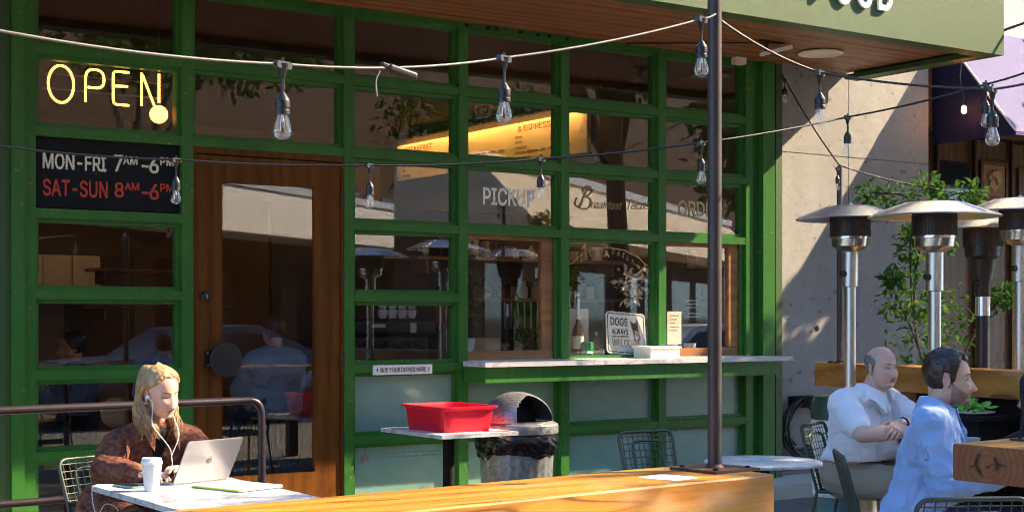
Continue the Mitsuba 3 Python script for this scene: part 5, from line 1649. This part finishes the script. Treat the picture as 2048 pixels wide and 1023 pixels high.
p, M, hv = person('dark haired bearded man in a blue dress shirt seen in profile', J, ((5.402, -4.735, 1.200), -52, 2, 0), (.56, .36, .26), [hR, hL], usp, 1.0)
ms = torso_parts(J, 1.02, .018)
for s in 'RL':
    ms += limb([J['sh' + s], lerp(J['sh' + s], J['el' + s], .5), J['el' + s], lerp(J['el' + s], J['wr' + s], .5), lerp(J['el' + s], J['wr' + s], .9)], [.082, .078, .070, .060, .048])
part(p, 'shirt', wrinkle(soft(fuse(ms), .009, 9), .024, 12, 24, (1, 1, .8)), 'blue_cotton', smooth=True)
collar(J, M, 'blue_cotton', p, .074, .060, .45, .010, yw, .034, .10)
part(p, 'placket', tube(bez([J['neck'] + ff * .095 - A(0, 0, .06), lerp(J['neck'], J['chest'], .5) + ff * .125, J['chest'] + ff * .142, J['pelvis'] + ff * .155 + A(0, 0, .08)], 6), .007, 6), 'blue_cotton')
trousers(p, J, 'jeans', .004, 9)
part(p, 'hair', hair_shell(hv, M, ([0, 14, 30, 45, 58, 66, 72, 83, 88, 108, 116, 130, 150, 180], [.078, .082, .094, .082, .056, .030, -.014, -.016, .030, .030, -.035, -.06, -.08, -.085]), lambda v, a: .007 + .015 * np.clip((v[:, 2] - .02) / .09, 0, 1) + .004 * np.clip((a - 100) / 60, 0, 1), 11, 1.0, None, .5), 'hair_brown', smooth=True)

part(p, 'hair_strands', strokes(hv, M, ([0, 14, 30, 45, 58, 66, 72, 83, 88, 108, 116, 130, 150, 180], [.078, .082, .094, .082, .056, .030, -.014, -.016, .030, .030, -.035, -.06, -.08, -.085]), 2600, lambda q: .012 + .026 * np.clip((q[2] - .03) / .09, 0, 1), 3), 'hair_brown', kind='stuff')

# --- the dark haired person cut off by the right edge
yw = math.radians(146)
ff = A(math.cos(yw), math.sin(yw), 0); L_ = A(-ff[1], ff[0], 0)
J = dict(pelvis=V3(6.12, -4.93, .56), chest=V3(6.06, -4.88, .76), neck=V3(6.00, -4.84, .955))
J['shR'] = J['neck'] - L_ * .17 - A(0, 0, .07); J['shL'] = J['neck'] + L_ * .17 - A(0, 0, .07)
J['elL'] = V3(5.70, -4.98, .875); J['wrL'] = V3(5.52, -4.90, .84); J['elR'] = V3(5.92, -4.60, .82); J['wrR'] = V3(5.74, -4.62, .82)
legs(J, yw)
hL = hand(J['wrL'], (-.9, .3, -.05), (0, 0, -1), (-.2, .9, 0), (.3, .4, .3), .9)
hR = hand(J['wrR'], (-.9, .0, -.05), (0, 0, -1), (-.2, -.9, 0), (.3, .4, .3), .9)
ksp = dict(size=.94, male=.4, jaw=.92, nose=.9, neck=.86, arm=.88, brow='hair_black', eye_open=.5)
p, M, hv = person('person with long black hair in a black top at the right edge', J, ((5.965, -4.79, 1.11), 92, 6, 0), (.50, .29, .21), [hR, hL], ksp, .88)
ms = torso_parts(J, .9, .018)
for s in 'RL':
    ms += limb([J['sh' + s], lerp(J['sh' + s], J['el' + s], .5), J['el' + s], lerp(J['el' + s], J['wr' + s], .9)], [.076, .070, .062, .046])
part(p, 'top', wrinkle(soft(fuse(ms), .012, 10), .012, 13, 34), 'navy_cloth', smooth=True)
trousers(p, J, 'black_matte', 0, 11, 'black_matte')
part(p, 'hair', hair_shell(hv, M, ([0, 20, 45, 65, 80, 100, 180], [.088, .086, .06, .0, -.05, -.09, -.10]), lambda v, a: .014 + 0 * a, 15, .94), 'hair_black', smooth=True)
st = []
for i in range(420):
    s = -1 if i % 2 else 1
    u = hr_.random()
    x0 = .045 - .14 * u
    o = hr_.normal() * .006
    pts = np.array([(x0, s * .008, .122 - 1.6 * (x0 + .02) ** 2), (x0 - .01, s * .06, .10), (x0 * .8, s * (.092 + o), .03), (x0 * .7, s * (.098 + o), -.06), (x0 * .8 + .005, s * (.112 + o), -.16), (x0 * .9 + .02 * (1 - u), s * (.135 + 2 * o + .02 * hr_.normal()), -.30 - .06 * hr_.random())]) * .94
    q = bez((M @ np.c_[pts, np.ones(6)].T).T[:, :3], 4)
    st.append(tube(q, np.interp(np.linspace(0, 1, len(q)), [0, .1, .8, 1], [.6, 1, .9, .3]) * .0042, 5))
part(p, 'hair_strands', cat(st), 'hair_black', smooth=True, kind='stuff')

# --- the sitter seen from behind through the door glass
J = dict(pelvis=V3(4.78, 1.02, .84), chest=V3(4.775, .99, 1.06), neck=V3(4.77, 1.0, 1.235), shR=V3(4.94, 1.0, 1.15), shL=V3(4.60, 1.0, 1.15), elR=V3(5.0, 1.12, .93), wrR=V3(4.9, 1.32, .98), elL=V3(4.53, 1.12, .93), wrL=V3(4.62, 1.32, .98))
J['shR'], J['shL'] = V3(4.94, 1.0, 1.15), V3(4.60, 1.0, 1.15)
legs(J, math.radians(92), .42, .78)
isp = dict(size=.98, male=1, brow='hair_auburn', eye_open=.4)
p, M, hv = person('auburn haired person in a grey blue shirt seen from behind through the door glass', J, ((4.77, 1.03, 1.375), 92, 8, 0), (.55, .33, .25), [hand(J['wrR'], (-.3, .9, 0), (0, 0, -1), (-1, 0, 0)), hand(J['wrL'], (.3, .9, 0), (0, 0, -1), (1, 0, 0))], isp, .95)
ms = torso_parts(J, .98, .018)
for s in 'RL':
    ms += limb([J['sh' + s], lerp(J['sh' + s], J['el' + s], .5), J['el' + s], lerp(J['el' + s], J['wr' + s], .9)], [.080, .075, .066, .05])
part(p, 'shirt', wrinkle(soft(fuse(ms), .012, 10), .016, 12, 44), 'grey_blue_cotton', smooth=True)
trousers(p, J, 'jeans', 0, 12)
part(p, 'hair', hair_shell(hv, M, ([0, 25, 50, 75, 95, 120, 180], [.08, .082, .06, .0, -.03, -.06, -.09]), lambda v, a: .016 + 0 * a, 18, .98), 'hair_auburn', smooth=True)

# ---------------------------------------------------------------- things on the tables
LT = thing('laptop', 'silver laptop open on the marble table, lid towards the street', 'laptop')
la = math.radians(17)
lm = lambda m: mv(rot(m, [0, 0, 1], 17), 2.572, -2.905, .7405)
part(LT, 'base', lm(cat(mv(extr(rrect(.312, .215, .012), .009), 0, .1085, .0005))), 'aluminium')
part(LT, 'keyboard', lm(cat([cbox(-.135 + .0195 * i, -.1185 + .0195 * i, .045 + .02 * j, .062 + .02 * j, .0097, .0112, .0004) for i in range(14) for j in range(5)])), 'black_plastic', kind='stuff')
part(LT, 'trackpad', lm(cbox(-.05, .05, .150, .208, .0096, .0101, .0002)), 'dark_aluminium')
lid = mv(extr(rrect(.312, .215, .012), .0045), 0, .1075, 0)
lidf = lambda m: lm(mv(rot(m, [1, 0, 0], 90 + 29), 0, -.0005, .0095))
part(LT, 'lid', lidf(lid), 'aluminium')
part(LT, 'hinge', lm(tube([(-.12, 0, .008), (.12, 0, .008)], .0042, 8)), 'dark_aluminium')
part(LT, 'screen', lidf(mv(extr(rrect(.296, .196, .005), .0006), 0, .110, -.0007)), 'screen_black')
ap = unary_union([Point(-.006, 0).buffer(.0125), Point(.006, 0).buffer(.0125), Point(0, -.004).buffer(.0135)]).difference(Point(.021, .003).buffer(.0085)).difference(Point(0, .0165).buffer(.0045))
leaf = Point(0, 0).buffer(.0062).intersection(Point(.005, .005).buffer(.0062))
em = extr(unary_union([ap, __import__('shapely').affinity.translate(leaf, .001, .0175)]), .0006)
part(LT, 'emblem', lidf(mv(em, 0, .108, .0045)), 'dark_aluminium')
CUP = thing('coffee_cup', 'white takeaway coffee cup with lid on the marble table', 'cup')
cc = (2.275, -3.09, .7405)
part(CUP, 'cup', lathe([(0, 0), (.029, 0), (.030, .002), (.0425, .118), (0, .118)], 36, cc), 'cup_paper', smooth=40)
part(CUP, 'lid', lathe([(.0445, .113), (.0458, .116), (.0458, .123), (.0425, .127), (.0405, .138), (.0385, .140), (.036, .137), (0, .136)], 36, cc), 'white_paint', smooth=30)
PH = thing('phone', 'dark phone lying on a pale case beside the coffee cup', 'phone')
pm = lambda m: mv(rot(m, [0, 0, 1], 12), 2.245, -2.90, .7405)
part(PH, 'case', pm(extr(rrect(.078, .155, .012), .009)), 'teal_plastic')
part(PH, 'screen', pm(mv(extr(rrect(.070, .146, .010), .0008), 0, 0, .009)), 'screen_black')
NBK = thing('notebook', 'open notebook with lime edge and lilac page beside the laptop', 'notebook')
nm = lambda m: mv(rot(m, [0, 0, 1], 17), 2.625, -3.185, .7405)
part(NBK, 'cover', nm(cbox(-.125, .125, -.16, .16, 0, .003, .001)), 'dark_aluminium')
part(NBK, 'page', nm(cbox(-.118, .12, -.155, .155, .0032, .011, .001)), 'paper')
part(NBK, 'edge', nm(cbox(-.126, -.1185, -.155, .155, .0031, .010, .001)), 'lime', label='lime green edge')
part(NBK, 'page', nm(rot(cbox(-.03, .115, -.155, -.03, .0112, .0125, .0004), [0, 0, 1], 3)), 'lilac', label='lilac page')
CH = thing('charging_cable', 'white cable dangling under the edge of the marble table', 'cable')
scene[CH] = mikit.ply(tube(bez([(2.20, -2.80, .745), (2.128, -2.79, .742), (2.12, -2.79, .68), (2.14, -2.80, .61), (2.19, -2.82, .585), (2.23, -2.80, .63), (2.18, -2.79, .66), (2.15, -2.79, .60), (2.22, -2.80, .56), (2.30, -2.78, .60)], 8), .0022, 6), 'white_paint', smooth=True)
SAL = thing('salad_plate', 'plate of green salad behind the man in blue', 'plate of food')
part(SAL, 'plate', lathe([(0, .0), (.08, 0), (.125, .016), (.125, .02), (.08, .008), (0, .007)], 36, (7.06, -3.55, .913)), 'ceramic', smooth=40)
part(SAL, 'lettuce', leafcloud([(7.04, -3.55, .955), (7.08, -3.57, .96), (7.0, -3.5, .95)], [(.06, .06, .03)] * 3, 90, .055, 77), 'lettuce', kind='stuff')
SS_ = thing('service_stand', 'dark wooden stand holding the plate of salad', 'stand')
scene[SS_] = mikit.ply(cat(cbox(6.90, 7.24, -3.72, -3.40, .885, .912, .004), bx(6.94, 7.20, -3.68, -3.44, .001, .885)), 'black_matte')
C2 = thing('paper_cup', 'white paper cup on the dark table in front of the man in blue', 'cup')
part(C2, 'cup', lathe([(0, 0), (.030, 0), (.042, .115), (.044, .117), (.040, .114), (.028, .004), (0, .004)], 30, (5.745, -4.58, .7905)), 'cup_paper', smooth=40)
CL = thing('drinks_cooler', 'green and white round drinks cooler half hidden behind the man in white', 'cooler')
cx, cy = 6.93, -2.62
part(CL, 'body', lathe([(0, .36), (.15, .36), (.16, .38), (.165, .84), (0, .84)], 36, (cx, cy, 0)), 'white_paint', smooth=40)
part(CL, 'lid', lathe([(0, .842), (.17, .842), (.172, .93), (.15, .985), (.04, 1.0), (0, 1.0)], 36, (cx, cy, 0)), 'bin_green', smooth=40)
part(CL, 'stand', cat(lathe([(0, .001), (.13, .001), (.13, .359), (0, .359)], 24, (cx, cy, 0))), 'teal_plastic')
em2 = rot(lathe([(0, 0), (.07, 0), (.07, .004), (0, .004)], 24), [1, 0, 0], 90)
part(CL, 'emblem', mv(em2, cx - .02, cy - .164, .73), 'black_matte')

# ---------------------------------------------------------------- string lights


def sag(a, b, n=14, s=.03):
    t = np.linspace(0, 1, n)
    p = a[None] * (1 - t[:, None]) + b[None] * t[:, None]
    p[:, 2] -= s * 4 * t * (1 - t)
    return p


def strand(label, pts, sags, mat='cable_black', r=.0046):
    c = []
    for i in range(len(pts) - 1):
        q = sag(A(*pts[i]), A(*pts[i + 1]), 12, sags[i] if isinstance(sags, (list, tuple)) else sags)
        c.append(q if i == 0 else q[1:])
    return solo('string_light_cable', tube(np.vstack(c), r, 7), mat, label, 'cable', 'string light cables over the patio', smooth=True)


def bulb(label, x, y, z, drop=.08, tilt=0, s=1.0):
    """socket on a short drop below the cable and a clear pear shaped bulb"""
    b = thing('string_light_bulb', label, 'light bulb', 'clear bulbs hanging from the string light cables')
    R = lambda m: mv(rot(rot(m, [0, 1, 0], tilt), [0, 0, 1], 20), x, y, z)
    part(b, 'clip', R(cat(cbox(-.026 * s, .026 * s, -.008, .008, -.012, .006, .004), tube([(0, 0, 0), (0, 0, -.035)], np.array([.015, .006]) * s, 8), tube([(.0, 0, .006), (0, 0, .016)], .004, 6))), 'black_plastic')
    part(b, 'drop_cord', R(tube([(0, 0, -.03), (.002, 0, -drop * .6), (0, 0, -drop)], .0042 * s, 7)), 'cable_black')
    d = -drop
    part(b, 'socket', R(lathe([(0, d + .012), (.006, d + .010), (.0165 * s, d - .006), (.019 * s, d - .012), (.019 * s, d - .028), (.0178 * s, d - .030), (.0178 * s, d - .034), (.019 * s, d - .036), (.019 * s, d - .045), (0, d - .045)], 20)), 'black_plastic', smooth=30)
    d -= .044
    prof = [(.0130, 0), (.0142, -.007), (.0178, -.019), (.0213, -.031), (.0228, -.040), (.0218, -.049), (.0175, -.056), (.0095, -.0605), (0, -.062)]
    q = bez([(a, 0, c) for a, c in prof], 3)
    part(b, 'glass', R(lathe([(max(k[0], 0) * s, d + k[2] * s) for k in q], 26)), 'bulb_glass', smooth=True)
    part(b, 'stem', R(lathe([(.004, d), (.0035, d - .014), (.002, d - .018), (0, d - .019)], 10)), 'ceramic', smooth=True)
    fl = [tube([(dx, dy, d - .010), (dx * 1.3, dy * 1.3, d - .042)], .0009, 5) for dx, dy in ((.006, 0), (-.006, 0), (0, .006))]
    part(b, 'filament', R(cat(fl)), 'gold_ink')
    return b


S1 = [(-.4, -6.2, 2.03), (.859, -5.98, 2.073), (1.588, -5.811, 2.098), (2.347, -5.663, 2.210), (3.178, -5.564, 2.432), (3.312, -5.487, 2.478)]
strand('nearest string light cable sagging from the upper left to the slim post', S1, [.01, .012, .018, .012, .004], 'cable_light', .0036)
S1b = [(3.318, -5.463, 2.478), (3.75, -5.53, 2.318), (4.034, -6.026, 2.222), (4.30, -6.15, 2.30)]
strand('string light cable running from the slim post to the right edge', S1b, [.02, .012, .01], 'cable_black', .0042)
S2 = [(.6, -2.7, 2.26), (1.636, -3.12, 2.158), (2.253, -3.421, 2.115), (3.0, -3.688, 2.113), (3.766, -3.847, 2.172), (4.349, -4.244, 2.243), (5.255, -4.256, 2.424), (5.134, -5.142, 2.452), (5.20, -5.45, 2.52)]
strand('second string light cable crossing the whole storefront lower down', S2, [.02, .01, .01, .01, .008, .008, .01, .008])
strand('thin string light cable from the corner of the storefront down to the brown post', [(9.05, .02, 3.56), (7.60, -2.00, 2.525), (8.6, -2.3, 2.36)], [.03, .03], 'cable_black', .0055)
for lab, x, y, z, d in (('largest bulb, hanging before the pane above the door', 1.588, -5.811, 2.098, .08), ('bulb hanging in front of the menu board', 2.347, -5.663, 2.210, .08), ('bulb just left of the slim post', 3.178, -5.564, 2.432, .08),
                        ('bulb right of the slim post below the canopy corner', 3.75, -5.53, 2.318, .08), ('rightmost bulb, in front of the navy awning', 4.034, -6.026, 2.222, .08)):
    bulb(lab, x, y, z, d)
for lab, x, y, z, d in (('small bulb at the right end of the opening hours board', 2.253, -3.421, 2.115, .08), ('small bulb right of the wooden door', 3.0, -3.688, 2.113, .08), ('small bulb over the end of the pickup lettering', 3.766, -3.847, 2.172, .08), ('small bulb just left of the slim post, on the lower cable', 4.349, -4.244, 2.243, .08),
                        ('small bulb in front of the sunny band of the concrete wall', 5.255, -4.256, 2.424, .08), ('bulb behind the rightmost bulb by the awning', 5.134, -5.142, 2.452, .08)):
    bulb(lab, x, y, z, d, 0, .92)
bulb('faint bulb by the top of the brown post', 7.56, -2.02, 2.50, .06, 0, .8)
bulb('bulb hanging at the top corner of the green storefront', 9.0, -.06, 3.50, .08, 0, 1.2)
CTL = thing('cable_connector', 'dark plug connector hanging on the nearest string light cable', 'connector')
part(CTL, 'shell', mv(rot(cat(roundbox(-.045, .045, -.013, .013, -.012, .012, .008), roundbox(-.065, -.03, -.008, .008, -.006, .010, .005)), [0, 1, 0], 12), 1.965, -5.745, 2.121), 'black_plastic', smooth=30)
part(CTL, 'tie', tube(bez([(1.895, -5.752, 2.118), (1.882, -5.755, 2.09), (1.885, -5.755, 2.05)], 6), .0022, 5), 'cable_light')

# --- a dim sitter inside behind the lower left panes
J = dict(pelvis=V3(3.62, 2.1, .62), chest=V3(3.60, 2.02, .90), neck=V3(3.58, 2.0, 1.11), shR=V3(3.62, 1.82, 1.03), shL=V3(3.60, 2.19, 1.03), elR=V3(3.44, 1.78, .82), wrR=V3(3.24, 1.86, .93), elL=V3(3.42, 2.22, .82), wrL=V3(3.24, 2.1, .93))
legs(J, math.radians(178), .42, .58)
p, M, hv = person('person in dark clothes sitting inside behind the lower left panes', J, ((3.55, 2.0, 1.26), 178, 8, 0), (.5, .3, .22), [hand(J['wrR'], (-.9, .2, 0), (0, 0, -1), (0, 1, 0)), hand(J['wrL'], (-.9, -.2, 0), (0, 0, -1), (0, -1, 0))], dict(size=.98, brow='hair_black'), .95)
ms = torso_parts(J, .98, .018)
for k_ in 'RL':
    ms += limb([J['sh' + k_], lerp(J['sh' + k_], J['el' + k_], .5), J['el' + k_], lerp(J['el' + k_], J['wr' + k_], .9)], [.080, .075, .066, .05])
part(p, 'top', wrinkle(soft(fuse(ms), .014, 10), .014, 12, 54), 'navy_cloth', smooth=True)
trousers(p, J, 'jeans', 0, 13)
part(p, 'hair', hair_shell(hv, M, ([0, 25, 50, 75, 95, 120, 180], [.08, .082, .06, .0, -.03, -.06, -.09]), lambda v, a: .016 + 0 * a, 28, .98), 'hair_black', smooth=True)
part(thing('indoor_bench', 'low dark bench seat inside behind the left panes', 'bench'), 'seat', cbox(3.3, 3.9, 1.6, 2.6, .42, .47), 'dark_wood')
